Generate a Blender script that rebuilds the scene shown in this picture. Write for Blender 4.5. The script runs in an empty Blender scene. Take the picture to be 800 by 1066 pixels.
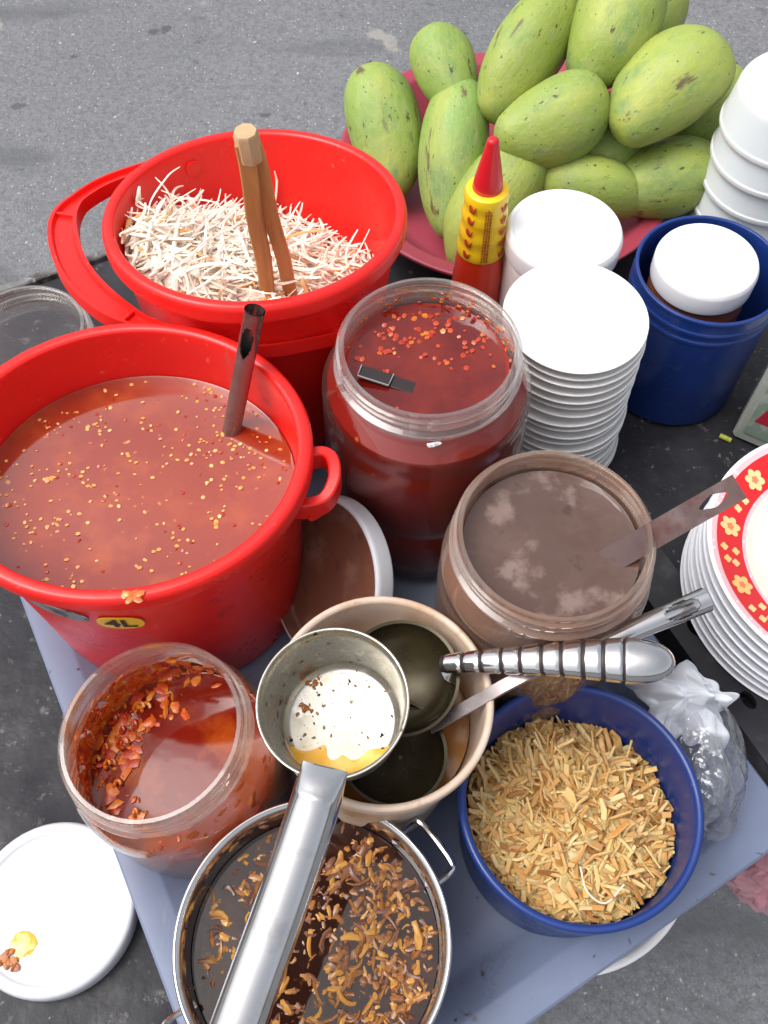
import bpy, math, random
from mathutils import Vector, Matrix, Euler, noise
R = math.radians
PI = math.pi
rng = random.Random(7)
scene = bpy.context.scene
COL = scene.collection

# ------------------------------------------------------------------ materials
def new_mat(name):
    m = bpy.data.materials.new(name); m.use_nodes = True
    nt = m.node_tree
    for n in list(nt.nodes): nt.nodes.remove(n)
    out = nt.nodes.new('ShaderNodeOutputMaterial')
    return m, nt, out

def N(nt, t, **kw):
    n = nt.nodes.new(t)
    for k, v in kw.items():
        if hasattr(n, k): setattr(n, k, v)
        else: n.inputs[k].default_value = v
    return n

def c4(c): return (c[0], c[1], c[2], 1)

def obj_coord(nt, coord):
    tc = N(nt, 'ShaderNodeTexCoord'); oi = N(nt, 'ShaderNodeObjectInfo')
    mu = N(nt, 'ShaderNodeVectorMath', operation='SCALE'); mu.inputs[0].default_value = (31.7, 17.3, 23.9)
    nt.links.new(oi.outputs['Random'], mu.inputs['Scale'])
    ad = N(nt, 'ShaderNodeVectorMath', operation='ADD')
    nt.links.new(tc.outputs[coord], ad.inputs[0]); nt.links.new(mu.outputs[0], ad.inputs[1])
    return ad.outputs[0]

def noise_fac(nt, scale, lo, hi, detail=6, coord='Object', rough=.6, dist=0, stretch=None):
    src = obj_coord(nt, coord)
    if stretch:
        mp = N(nt, 'ShaderNodeMapping'); mp.inputs['Scale'].default_value = stretch
        nt.links.new(src, mp.inputs['Vector']); src = mp.outputs['Vector']
    n = N(nt, 'ShaderNodeTexNoise'); n.inputs['Scale'].default_value = scale
    n.inputs['Detail'].default_value = detail; n.inputs['Roughness'].default_value = rough
    n.inputs['Distortion'].default_value = dist
    nt.links.new(src, n.inputs['Vector'])
    mr = N(nt, 'ShaderNodeMapRange'); mr.inputs['From Min'].default_value = lo; mr.inputs['From Max'].default_value = hi
    nt.links.new(n.outputs['Fac'], mr.inputs['Value'])
    return mr.outputs['Result']

def speck_fac(nt, scale, size, coord='Object', keep=1.0):
    v = N(nt, 'ShaderNodeTexVoronoi'); v.inputs['Scale'].default_value = scale
    # bend the cells so that flecks are never round dots
    src = obj_coord(nt, coord)
    wn = N(nt, 'ShaderNodeTexNoise'); wn.inputs['Scale'].default_value = scale*1.3; wn.inputs['Detail'].default_value = 2
    nt.links.new(src, wn.inputs['Vector'])
    sc_ = N(nt, 'ShaderNodeVectorMath', operation='SCALE'); sc_.inputs['Scale'].default_value = .9/scale
    nt.links.new(wn.outputs['Color'], sc_.inputs[0])
    av = N(nt, 'ShaderNodeVectorMath', operation='ADD'); nt.links.new(src, av.inputs[0]); nt.links.new(sc_.outputs[0], av.inputs[1])
    nt.links.new(av.outputs[0], v.inputs['Vector'])
    lt = N(nt, 'ShaderNodeMapRange'); lt.inputs['From Min'].default_value = size; lt.inputs['From Max'].default_value = size*.55
    nt.links.new(v.outputs['Distance'], lt.inputs['Value'])
    if keep < 1:
        sep = N(nt, 'ShaderNodeSeparateColor'); nt.links.new(v.outputs['Color'], sep.inputs[0])
        k = N(nt, 'ShaderNodeMath', operation='LESS_THAN'); k.inputs[1].default_value = keep
        nt.links.new(sep.outputs[0], k.inputs[0])
        mu = N(nt, 'ShaderNodeMath', operation='MULTIPLY')
        nt.links.new(lt.outputs[0], mu.inputs[0]); nt.links.new(k.outputs[0], mu.inputs[1])
        return mu.outputs[0]
    return lt.outputs['Result']

def mix_col(nt, fac, a, b):
    mx = N(nt, 'ShaderNodeMix', data_type='RGBA')
    for s, i in ((a, 6), (b, 7)):
        if isinstance(s, (tuple, list)): mx.inputs[i].default_value = c4(s)
        else: nt.links.new(s, mx.inputs[i])
    if isinstance(fac, (int, float)): mx.inputs[0].default_value = fac
    else: nt.links.new(fac, mx.inputs[0])
    return mx.outputs[2]

def P(name, base, rough=.4, layers=(), metallic=0, bump=None, ior=1.5, sss=0, rough_var=None, coat=0, sss_r=(.01, .004, .002)):
    """layers: ('n', scale, lo, hi, colour[, stretch]) soft noise, ('s', scale, size, colour, keep) flecks"""
    m, nt, out = new_mat(name)
    b = N(nt, 'ShaderNodeBsdfPrincipled'); nt.links.new(b.outputs[0], out.inputs[0])
    b.inputs['Base Color'].default_value = c4(base); b.inputs['Roughness'].default_value = rough
    b.inputs['Metallic'].default_value = metallic; b.inputs['IOR'].default_value = ior
    b.inputs['Coat Weight'].default_value = coat
    if sss:
        b.inputs['Subsurface Weight'].default_value = sss; b.inputs['Subsurface Radius'].default_value = (1, .5, .3)
        b.inputs['Subsurface Scale'].default_value = sss_r[0]
    col = base
    for L in layers:
        if L[0] == 'n':
            f = noise_fac(nt, L[1], L[2], L[3], stretch=L[5] if len(L) > 5 else None)
            col = mix_col(nt, f, col, L[4])
        elif L[0] == 's':
            col = mix_col(nt, speck_fac(nt, L[1], L[2], keep=L[4]), col, L[3])
        elif L[0] == 'o':   # each object its own tint
            oi = N(nt, 'ShaderNodeObjectInfo')
            mu = N(nt, 'ShaderNodeMath', operation='MULTIPLY'); mu.inputs[1].default_value = L[1]
            nt.links.new(oi.outputs['Random'], mu.inputs[0])
            col = mix_col(nt, mu.outputs[0], col, L[2])
        elif L[0] == 'i':   # each loose piece its own tint
            g = N(nt, 'ShaderNodeNewGeometry')
            mu = N(nt, 'ShaderNodeMath', operation='MULTIPLY'); mu.inputs[1].default_value = L[1]
            nt.links.new(g.outputs['Random Per Island'], mu.inputs[0])
            col = mix_col(nt, mu.outputs[0], col, L[2])
    if layers: nt.links.new(col, b.inputs['Base Color'])
    if rough_var:
        f = noise_fac(nt, rough_var[0], .3, .7)
        mr = N(nt, 'ShaderNodeMapRange'); mr.inputs['To Min'].default_value = rough_var[1]; mr.inputs['To Max'].default_value = rough_var[2]
        nt.links.new(f, mr.inputs['Value']); nt.links.new(mr.outputs[0], b.inputs['Roughness'])
    if bump:
        f = noise_fac(nt, bump[0], 0, 1, detail=bump[3] if len(bump) > 3 else 6, stretch=bump[4] if len(bump) > 4 else None)
        bp = N(nt, 'ShaderNodeBump'); bp.inputs['Strength'].default_value = bump[1]; bp.inputs['Distance'].default_value = bump[2]
        nt.links.new(f, bp.inputs['Height']); nt.links.new(bp.outputs[0], b.inputs['Normal'])
    return m

def clear(name, tint=(.97, .97, .97), haze=(.8, .8, .8), haze_amt=(.03, .35), refl=.9, rough=.04, base_refl=.035, stain=None, bump=None, power=3.5):
    """clear plastic: see-through straight on, milky and glossy at grazing angles; stain = (colour, scale, lo, hi)"""
    m, nt, out = new_mat(name)
    lw = N(nt, 'ShaderNodeLayerWeight'); lw.inputs['Blend'].default_value = .5
    pw = N(nt, 'ShaderNodeMath', operation='POWER'); pw.inputs[1].default_value = power
    nt.links.new(lw.outputs['Facing'], pw.inputs[0])
    tr = N(nt, 'ShaderNodeBsdfTransparent'); tr.inputs[0].default_value = c4(tint)
    df = N(nt, 'ShaderNodeBsdfDiffuse'); df.inputs[0].default_value = c4(haze)
    tl = N(nt, 'ShaderNodeBsdfTranslucent'); tl.inputs[0].default_value = c4(haze)
    ad = N(nt, 'ShaderNodeMixShader'); ad.inputs[0].default_value = .4
    nt.links.new(df.outputs[0], ad.inputs[1]); nt.links.new(tl.outputs[0], ad.inputs[2])
    gl = N(nt, 'ShaderNodeBsdfGlossy'); gl.inputs['Roughness'].default_value = rough
    hz = N(nt, 'ShaderNodeMapRange'); hz.inputs['To Min'].default_value = haze_amt[0]; hz.inputs['To Max'].default_value = haze_amt[1]
    nt.links.new(pw.outputs[0], hz.inputs['Value'])
    m1 = N(nt, 'ShaderNodeMixShader'); nt.links.new(hz.outputs[0], m1.inputs[0])
    nt.links.new(tr.outputs[0], m1.inputs[1]); nt.links.new(ad.outputs[0], m1.inputs[2])
    last = m1
    if stain:
        ds = N(nt, 'ShaderNodeBsdfDiffuse'); ds.inputs[0].default_value = c4(stain[0])
        ts = N(nt, 'ShaderNodeBsdfTransparent'); ts.inputs[0].default_value = c4([min(1, .25+2*v) for v in stain[0]])
        mm = N(nt, 'ShaderNodeMixShader'); mm.inputs[0].default_value = .45
        nt.links.new(ts.outputs[0], mm.inputs[1]); nt.links.new(ds.outputs[0], mm.inputs[2])
        f = noise_fac(nt, stain[1], stain[2], stain[3])
        ms = N(nt, 'ShaderNodeMixShader'); nt.links.new(f, ms.inputs[0])
        nt.links.new(last.outputs[0], ms.inputs[1]); nt.links.new(mm.outputs[0], ms.inputs[2]); last = ms
    fr = N(nt, 'ShaderNodeMapRange'); fr.inputs['To Min'].default_value = base_refl; fr.inputs['To Max'].default_value = refl
    nt.links.new(pw.outputs[0], fr.inputs['Value'])
    m2 = N(nt, 'ShaderNodeMixShader'); nt.links.new(fr.outputs[0], m2.inputs[0])
    nt.links.new(last.outputs[0], m2.inputs[1]); nt.links.new(gl.outputs[0], m2.inputs[2])
    nt.links.new(m2.outputs[0], out.inputs[0])
    if bump:
        f = noise_fac(nt, bump[0], 0, 1, detail=4)
        bp = N(nt, 'ShaderNodeBump'); bp.inputs['Strength'].default_value = bump[1]; bp.inputs['Distance'].default_value = bump[2]
        nt.links.new(f, bp.inputs['Height'])
        for s in (gl, df): nt.links.new(bp.outputs[0], s.inputs['Normal'])
    return m

M = {}
M['asphalt'] = P('asphalt', (.145, .150, .162), .7, [('n', 1.1, .35, .7, (.185, .189, .20)), ('n', 95, .40, .75, (.085, .086, .092)), ('n', 260, .52, .75, (.27, .27, .275)),
    ('s', 130, .30, (.38, .375, .37), .15), ('s', 48, .17, (.46, .45, .43), .07), ('n', 1.3, .54, .64, (.10, .103, .11), (1, 3, 1)), ('n', 11, .63, .68, (.075, .076, .08)), ('n', 5, .66, .70, (.26, .25, .235)), ('n', 7, .62, .74, (.10, .10, .102))],
    bump=(110, .55, .006, 4), rough_var=(4, .5, .8))
M['cart_top'] = P('cart_top', (.020, .020, .025), .5, [('n', 16, .52, .76, (.045, .045, .05)), ('n', 70, .62, .72, (.12, .115, .11)), ('n', 9, .67, .72, (.09, .085, .08), (1, 5, 1)), ('n', 150, .64, .72, (.17, .165, .16)), ('s', 45, .10, (.22, .21, .19), .2)],
    bump=(55, .5, .003), rough_var=(14, .30, .75), ior=1.35)
M['edge_metal'] = P('edge_metal', (.17, .17, .17), .5, [('n', 60, .45, .65, (.05, .045, .04)), ('n', 130, .55, .7, (.42, .42, .42))], metallic=.3, bump=(80, .4, .002))
M['black_paint'] = P('black_paint', (.016, .016, .02), .38, [('n', 40, .55, .75, (.05, .05, .055))], bump=(50, .15, .001), rough_var=(20, .3, .55))
M['tray'] = P('tray_plastic', (.155, .19, .285), .33, [('n', 14, .45, .75, (.125, .15, .235)), ('n', 40, .62, .72, (.20, .22, .27), (4, 1, 1)), ('s', 90, .14, (.08, .07, .06), .2), ('n', 70, .66, .74, (.10, .09, .12)), ('s', 55, .12, (.06, .05, .06), .25)], bump=(35, .06, .001), rough_var=(18, .25, .5), sss=.08)
M['red'] = P('red_plastic', (.80, .013, .010), .30, [('n', 16, .5, .8, (.70, .010, .010)), ('n', 22, .64, .70, (.62, .05, .04), (5, 5, .6)), ('n', 34, .67, .72, (.45, .015, .008)), ('n', 150, .66, .72, (.84, .10, .08)), ('n', 60, .66, .76, (.58, .02, .016))], sss=.15, sss_r=(.012,), rough_var=(30, .24, .42), bump=(25, .05, .001, 2))
M['soup'] = P('chili_soup', (.29, .030, .005), .05, [('n', 9, .42, .66, (.24, .018, .004)), ('n', 38, .5, .72, (.36, .055, .007)), ('s', 260, .24, (.45, .13, .025), .12), ('s', 130, .20, (.60, .28, .06), .06)], ior=1.88, bump=(16, .06, .002, 3))
M['seed'] = P('chili_seed', (.72, .46, .16), .4, [('i', .9, (.64, .26, .05))])
M['flake'] = P('chili_flake', (.36, .020, .006), .3, [('i', .8, (.55, .075, .012))], ior=1.6)
M['chili_sauce'] = P('chili_sauce', (.21, .008, .004), .06, [('n', 26, .50, .72, (.25, .018, .006)), ('s', 90, .16, (.42, .12, .025), .12)], ior=1.48, bump=(45, .18, .003, 4))
M['chili_sauce_shaded'] = P('chili_sauce_shaded', (.115, .006, .004), .05, [('n', 24, .50, .70, (.19, .014, .006))], ior=1.6, bump=(30, .12, .003, 3))  # darker copy of the sauce: the top surface's shade painted into its colour
M['jar_chili_oil'] = P('jar_chili_oil', (.16, .010, .004), .05, [('n', 22, .50, .68, (.34, .06, .007))], ior=1.5, bump=(18, .10, .002, 3))
M['brown_sauce'] = P('brown_sauce', (.088, .047, .034), .04, [('n', 30, .48, .70, (.120, .070, .053)), ('n', 26, .57, .66, (.20, .135, .115)), ('n', 60, .60, .70, (.06, .03, .02))], ior=1.7, bump=(20, .5, .005, 2))  # pale patches are sky reflections painted into the sauce colour
M['broth'] = P('peanut_broth', (.34, .15, .045), .12, [('n', 14, .45, .7, (.28, .12, .03)), ('n', 70, .6, .75, (.45, .24, .09))], ior=1.5, bump=(20, .1, .002, 3))
M['dark_broth'] = P('dark_broth', (.022, .007, .005), .04, [('n', 30, .50, .70, (.06, .022, .007)), ('n', 90, .62, .72, (.16, .06, .012))], ior=1.5, bump=(28, .12, .002, 3))
M['jar_chili'] = P('jar_chili', (.23, .012, .004), .07, [('n', 22, .54, .70, (.40, .07, .008)), ('n', 60, .55, .7, (.2, .012, .006))], ior=1.5, bump=(18, .12, .002, 3))
M['residue'] = P('chili_residue', (.60, .16, .014), .25, [('i', .9, (.55, .05, .010)), ('n', 120, .5, .7, (.68, .32, .04))], ior=1.55)
M['clear'] = clear('clear_plastic', haze_amt=(.07, .55), haze=(.85, .85, .86))
M['clear_chili'] = clear('clear_plastic_chili', (.99, .95, .93), (.70, .55, .50), (.008, .26), refl=.8, stain=((.50, .10, .012), 18, .62, .74), power=4.5)
M['clear_red'] = clear('clear_plastic_orange', (.99, .93, .88), (.80, .68, .60), (.015, .34), stain=((.58, .15, .012), 16, .50, .66), power=4)
M['clear_brown'] = clear('clear_plastic_brown', (.92, .84, .80), (.62, .50, .43), (.16, .62), stain=((.34, .21, .15), 12, .44, .66))
M['clear_rim'] = clear('clear_plastic_rim', (.97, .95, .93), (.85, .80, .76), (.05, .50), refl=.95, rough=.03, base_refl=.10, power=2.0, stain=((.55, .20, .05), 30, .62, .72))
M['clear_rim_brown'] = clear('clear_plastic_rim_brown', (.93, .86, .80), (.60, .47, .40), (.20, .60), refl=.9, rough=.05, base_refl=.08, power=2.0, stain=((.32, .19, .13), 22, .42, .64))
M['clear_rim_orange'] = clear('clear_plastic_rim_orange', (.98, .94, .90), (.82, .70, .62), (.03, .40), refl=.95, rough=.03, base_refl=.10, power=2.0, stain=((.58, .20, .03), 18, .56, .70))
M['bag'] = clear('bag_film', (.97, .97, .98), (.82, .83, .88), (.05, .42), .95, .08, bump=(22, .8, .02), power=2.2, base_refl=.07)
M['pink_bag'] = clear('pink_bag_film', (.97, .80, .84), (.85, .45, .52), (.40, .75), .6, .2, bump=(40, .8, .01), power=2)
M['white'] = P('white_plastic', (.82, .82, .84), .35, [('n', 30, .62, .8, (.70, .69, .68))], sss=.1, bump=(30, .05, .001))
M['melamine'] = P('white_melamine', (.84, .84, .83), .22, [('n', 20, .6, .8, (.76, .76, .76))])
M['grey_melamine'] = P('pale_grey_melamine', (.62, .64, .69), .25, [('o', .5, (.74, .75, .78))])
M['cream'] = P('cream_melamine', (.80, .77, .62), .2, [('n', 12, .5, .8, (.82, .80, .68))])
M['band_red'] = P('band_red', (.66, .018, .022), .22)
M['band_pink'] = P('band_pink', (.82, .50, .54), .25, [('s', 210, .35, (.84, .76, .78), .6)])
M['flower'] = P('flower_print', (.85, .50, .16), .25, [('i', .6, (.88, .70, .40))])
M['flower_core'] = P('flower_core', (.80, .22, .10), .25)
M['tub'] = P('milky_plastic', (.78, .74, .72), .3, sss=.45, sss_r=(.02,))
M['blue'] = P('blue_plastic', (.009, .034, .18), .30, [('n', 20, .5, .8, (.012, .042, .21)), ('n', 90, .66, .76, (.05, .075, .20)), ('n', 12, .64, .72, (.03, .06, .20), (1, 1, .2))], sss=.03, rough_var=(30, .22, .42), bump=(30, .05, .001))
M['jar_paste'] = P('jar_paste', (.25, .08, .04), .5, [('n', 30, .4, .7, (.16, .05, .03))])
M['mango'] = P('mango_skin', (.205, .345, .072), .5, [('o', 1.0, (.28, .355, .06)), ('n', .8, .44, .66, (.37, .42, .085)), ('n', 1.2, .52, .72, (.15, .26, .095)), ('n', 5, .45, .75, (.30, .36, .11)),
    ('s', 17, .22, (.40, .44, .20), .6), ('n', 2.4, .64, .72, (.17, .19, .06), (1, 1, .5)), ('n', 6, .655, .70, (.07, .06, .025), (1, 1, .6)), ('s', 5, .16, (.05, .045, .02), .22), ('n', 1.5, .645, .68, (.13, .095, .045), (1, 1, .35)), ('s', 10, .18, (.09, .09, .03), .2)], bump=(7, .14, .03), rough_var=(1.2, .40, .65), sss=.04, sss_r=(.1,))
M['stem'] = P('mango_stem', (.07, .05, .025), .8)
M['basket'] = P('basket_plastic', (.34, .045, .075), .4, [('n', 18, .5, .8, (.36, .045, .07)), ('n', 80, .64, .75, (.25, .05, .06))], bump=(40, .08, .001), sss=.05)
M['papaya'] = P('papaya_shred', (.93, .80, .63), .30, [('i', .8, (.94, .89, .80))], sss=0)
M['papaya_pink'] = P('papaya_shred_pink', (.88, .70, .60), .35, [('i', .8, (.86, .77, .68))], sss=0)
M['carrot'] = P('carrot_shred', (.75, .30, .06), .4, [('i', .7, (.78, .50, .22))], sss=0)
M['heap'] = P('shred_heap', (.92, .82, .70), .5, [('n', 120, .4, .7, (.84, .66, .50))], bump=(220, .5, .002))
M['wood'] = P('bamboo_wood', (.50, .24, .075), .5, [('n', 18, .45, .7, (.34, .14, .04), (6, 6, .5)), ('n', 60, .6, .75, (.24, .09, .03), (6, 6, .6))], bump=(40, .2, .001, 4, (6, 6, .6)))
M['wood_pale'] = P('bamboo_pale', (.55, .36, .20), .6, [('n', 60, .5, .7, (.45, .27, .13))])
M['steel'] = P('stainless_steel', (.66, .65, .65), .18, [('n', 45, .55, .75, (.50, .48, .46))], metallic=1, rough_var=(35, .08, .22), bump=(60, .04, .0005))
M['steel_inner'] = P('speckled_steel', (.40, .385, .34), .25, [('n', 55, .42, .66, (.36, .33, .27)), ('n', 120, .58, .68, (.62, .60, .55)), ('n', 30, .60, .70, (.40, .27, .08)), ('s', 200, .30, (.07, .045, .02), .16), ('s', 100, .24, (.10, .06, .02), .12)], metallic=.8, rough_var=(60, .14, .45), bump=(70, .15, .001))
M['steel_dark'] = P('dull_steel', (.33, .29, .29), .30, [('n', 30, .5, .75, (.20, .14, .13)), ('n', 90, .6, .75, (.45, .42, .42))], metallic=.9, rough_var=(40, .2, .45), bump=(60, .1, .0006))
M['groove'] = P('dark_groove', (.05, .04, .04), .5, metallic=.6)
M['steel_sauce'] = P('sauce_smeared_steel', (.10, .068, .065), .28, [('n', 25, .5, .7, (.19, .15, .155)), ('n', 60, .55, .7, (.10, .035, .03))], metallic=.85, rough_var=(40, .2, .4))
M['dark_bowl'] = P('dark_ladle_bowl', (.062, .048, .022), .28, [('n', 22, .45, .7, (.035, .028, .016)), ('s', 80, .15, (.3, .24, .12), .15)], metallic=.5, rough_var=(30, .15, .4))
M['oil'] = P('oil_residue', (.80, .40, .02), .06, [('n', 60, .5, .65, (.72, .55, .12))], ior=1.6)
M['crumb'] = P('chili_crumb', (.42, .14, .02), .4, [('i', .8, (.25, .07, .02))])
M['cream_bucket'] = P('stained_cream_plastic', (.66, .52, .42), .4, [('n', 20, .48, .68, (.50, .31, .18)), ('n', 60, .6, .74, (.36, .18, .08))], sss=.1, bump=(40, .1, .001))
M['meat'] = P('braised_meat', (.36, .135, .025), .32, [('i', 1.0, (.17, .055, .015)), ('n', 90, .5, .7, (.46, .22, .05))], ior=1.6, sss=.1, sss_r=(.003,))
M['meat_dark'] = P('braised_meat_dark', (.09, .028, .012), .3, [('i', 1.0, (.22, .085, .04))], ior=1.6)
M['meat_gold'] = P('braised_meat_gold', (.55, .27, .05), .3, [('i', .8, (.45, .19, .03))], ior=1.55, sss=.1, sss_r=(.003,))
M['shallot'] = P('fried_shallot', (.64, .38, .15), .45, [('i', 1.0, (.52, .25, .06)), ('n', 110, .5, .72, (.70, .46, .18))], sss=.5, sss_r=(.004,))
M['shallot_pale'] = P('fried_shallot_pale', (.78, .54, .27), .45, [('i', 1.0, (.68, .42, .13))], sss=.5, sss_r=(.004,))
M['shallot_burnt'] = P('fried_shallot_brown', (.30, .12, .03), .45, [('i', .8, (.42, .20, .05))])
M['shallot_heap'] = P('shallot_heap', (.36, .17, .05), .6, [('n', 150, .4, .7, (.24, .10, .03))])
M['fibre'] = P('pale_fibre', (.82, .72, .58), .4)
M['lid'] = P('white_lid', (.58, .60, .64), .35, [('n', 25, .55, .8, (.54, .55, .57)), ('s', 60, .07, (.12, .08, .05), .1), ('n', 60, .72, .78, (.55, .50, .45))], sss=.1, bump=(30, .05, .001))  # white dimmed: shade over the flat lid is put into its colour
M['lid_dirty'] = P('sauce_stained_lid', (.20, .085, .055), .3, [('n', 22, .5, .68, (.34, .20, .15)), ('n', 50, .58, .7, (.11, .04, .03)), ('n', 12, .68, .76, (.60, .52, .48))], bump=(30, .2, .002))
M['bottle'] = P('chili_bottle_red', (.72, .045, .014), .25, [('n', 20, .4, .7, (.66, .035, .012))], sss=.2, sss_r=(.008,), coat=.3)
M['cap_red'] = P('cap_red', (.58, .012, .020), .35, sss=.1)
M['label_y'] = P('label_yellow', (.90, .60, .015), .35, [('n', 40, .5, .8, (.85, .52, .01))])
M['label_mark'] = P('label_mark', (.50, .06, .02), .4)
M['label_text'] = P('label_text', (.38, .12, .02), .4)
M['sticker_y'] = P('sticker_yellow', (.80, .48, .02), .35)
M['sticker_s'] = P('sticker_silver', (.42, .42, .45), .25, [('n', 120, .5, .6, (.12, .12, .14))], metallic=.6)
M['ink'] = P('ink_black', (.02, .016, .015), .5)
M['pack'] = P('pack_film', (.46, .47, .43), .3, [('n', 20, .4, .7, (.36, .40, .35), (1, 8, .6)), ('n', 50, .55, .7, (.60, .60, .57))], bump=(40, .2, .002), coat=.3)
M['pack_red'] = P('pack_red', (.48, .02, .05), .35)
M['pack_green'] = P('pack_green', (.25, .33, .27), .35, [('n', 70, .5, .6, (.45, .48, .43))])
M['tissue'] = P('tissue_paper', (.80, .80, .84), .8, bump=(90, .35, .003), sss=.2, sss_r=(.006,))
M['bean'] = P('bean_scrap', (.42, .45, .05), .5)
M['rubber'] = P('rubber', (.02, .02, .02), .7)

# ------------------------------------------------------------------ mesh helpers
class MB:
    def __init__(s): s.v, s.f, s.m = [], [], []
    def add(s, vs, fs, mi=0):
        o = len(s.v); s.v += [tuple(v) for v in vs]
        for f in fs: s.f.append(tuple(i+o for i in f)); s.m.append(mi)
    def xf(s, mat):
        s.v = [tuple(mat @ Vector(v)) for v in s.v]; return s

def rnd(pts, r=.002, n=3):
    """round the corners of an open (r, z) polyline"""
    out = [pts[0]]
    for a, b, c in zip(pts, pts[1:], pts[2:]):
        a, b, c = Vector(a), Vector(b), Vector(c)
        d1, d2 = (a-b).length, (c-b).length
        k = min(r, d1*.45, d2*.45)
        if k < 1e-6: out.append(tuple(b)); continue
        p, q = b+(a-b)*(k/d1), b+(c-b)*(k/d2)
        for i in range(n+1):
            t = i/n; out.append(tuple(p*(1-t)**2+b*2*t*(1-t)+q*t*t))
    out.append(pts[-1]); return out

def lathe(mb, prof, seg=72, mi=0, mat=None):
    """revolve an (r, z) profile; mi may be a function of the profile index"""
    vs, fs, rows = [], [], []
    for r, z in prof:
        if r < 1e-5:
            rows.append([len(vs)]); vs.append((0, 0, z))
        else:
            rows.append(list(range(len(vs), len(vs)+seg)))
            vs += [(r*math.cos(2*PI*k/seg), r*math.sin(2*PI*k/seg), z) for k in range(seg)]
    ms = []
    for i, (a, b) in enumerate(zip(rows, rows[1:])):
        mm = mi(i) if callable(mi) else mi
        if len(a) == 1 and len(b) == 1: continue
        for k in range(seg):
            l = (k+1) % seg
            if len(a) == 1: fs.append((a[0], b[l], b[k]))
            elif len(b) == 1: fs.append((a[k], a[l], b[0]))
            else: fs.append((a[k], a[l], b[l], b[k]))
            ms.append(mm)
    if mat is not None: vs = [mat @ Vector(v) for v in vs]
    o = len(mb.v); mb.v += [tuple(v) for v in vs]
    for f, m_ in zip(fs, ms): mb.f.append(tuple(i+o for i in f)); mb.m.append(m_)

def frame(o, x, zh=(0, 0, 1)):
    x = Vector(x).normalized(); zh = Vector(zh)
    y = zh.cross(x).normalized(); z = x.cross(y)
    m = Matrix((x, y, z)).transposed().to_4x4(); m.translation = Vector(o); return m

def smooth_path(pts, n):
    """Catmull-Rom through pts"""
    P_ = [Vector(p) for p in pts]; out = []
    for i in range(len(P_)-1):
        a = P_[i-1] if i else P_[0]*2-P_[1]
        b, c = P_[i], P_[i+1]
        d = P_[i+2] if i+2 < len(P_) else P_[-1]*2-P_[-2]
        for k in range(n):
            t = k/n
            out.append(.5*((2*b)+(c-a)*t+(2*a-5*b+4*c-d)*t*t+(3*b-a-3*c+d)*t**3))
    out.append(P_[-1]); return out

def sweep(mb, path, secs, up=(0, 0, 1), mi=0, cap=True):
    """secs: one closed list of (side, up) offsets for the whole path, or one list per point"""
    path = [Vector(p) for p in path]; n = len(path); up = Vector(up)
    one = not isinstance(secs[0][0], (tuple, list))
    k = len(secs if one else secs[0]); vs, fs = [], []
    for i, p in enumerate(path):
        t = (path[min(i+1, n-1)]-path[max(i-1, 0)]).normalized()
        s = t.cross(up)
        if s.length < 1e-4: s = t.cross(Vector((1, 0, 0)))
        s.normalize(); u = s.cross(t)
        for a, b in (secs if one else secs[i]): vs.append(p+s*a+u*b)
    for i in range(n-1):
        for j in range(k):
            l = (j+1) % k
            fs.append((i*k+j, i*k+l, (i+1)*k+l, (i+1)*k+j))
    if cap: fs.append(tuple(range(k))[::-1]); fs.append(tuple((n-1)*k+j for j in range(k)))
    mb.add(vs, fs, mi)

def circ(r, n=10, ry=None):
    ry = ry or r
    return [(r*math.cos(2*PI*i/n), ry*math.sin(2*PI*i/n)) for i in range(n)]
def rect(w, h, b=.25):
    w /= 2; h /= 2; c = min(w, h)*b
    return [(w, -h+c), (w, h-c), (w-c, h), (-w+c, h), (-w, h-c), (-w, -h+c), (-w+c, -h), (w-c, -h)]
def tube(mb, pts, r, n=10, mi=0, up=(0, 0, 1), cap=True):
    if callable(r): sweep(mb, pts, [circ(r(i/(len(pts)-1)), n) for i in range(len(pts))], up, mi, cap)
    else: sweep(mb, pts, circ(r, n), up, mi, cap)

def box(mb, lo, hi, mi=0, mat=None, bev=0):
    x0, y0, z0 = lo; x1, y1, z1 = hi
    m = mat or Matrix()
    if bev:
        cx, cy = (x0+x1)/2, (y0+y1)/2
        ring = [(a*(x1-cx-(bev if s else 0)), b*(y1-cy-(0 if s else bev))) for a, b, s in
                ((1, -1, 0), (1, 1, 0), (1, 1, 1), (-1, 1, 1), (-1, 1, 0), (-1, -1, 0), (-1, -1, 1), (1, -1, 1))]
        vs, fs = [], []
        for k, z in ((1, z0), (0, z0+bev), (0, z1-bev), (1, z1)):
            sx, sy = ((x1-cx-bev)/(x1-cx), (y1-cy-bev)/(y1-cy)) if k else (1, 1)
            vs += [m @ Vector((cx+a*sx, cy+b*sy, z)) for a, b in ring]
        for i in range(3):
            for j in range(8): fs.append((i*8+j, i*8+(j+1) % 8, (i+1)*8+(j+1) % 8, (i+1)*8+j))
        fs += [tuple(range(8))[::-1], tuple(range(24, 32))]
        mb.add(vs, fs, mi); return
    vs = [m @ Vector((x, y, z)) for z in (z0, z1) for x, y in ((x0, y0), (x1, y0), (x1, y1), (x0, y1))]
    mb.add(vs, [(3, 2, 1, 0), (4, 5, 6, 7), (0, 1, 5, 4), (1, 2, 6, 5), (2, 3, 7, 6), (3, 0, 4, 7)], mi)

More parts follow.
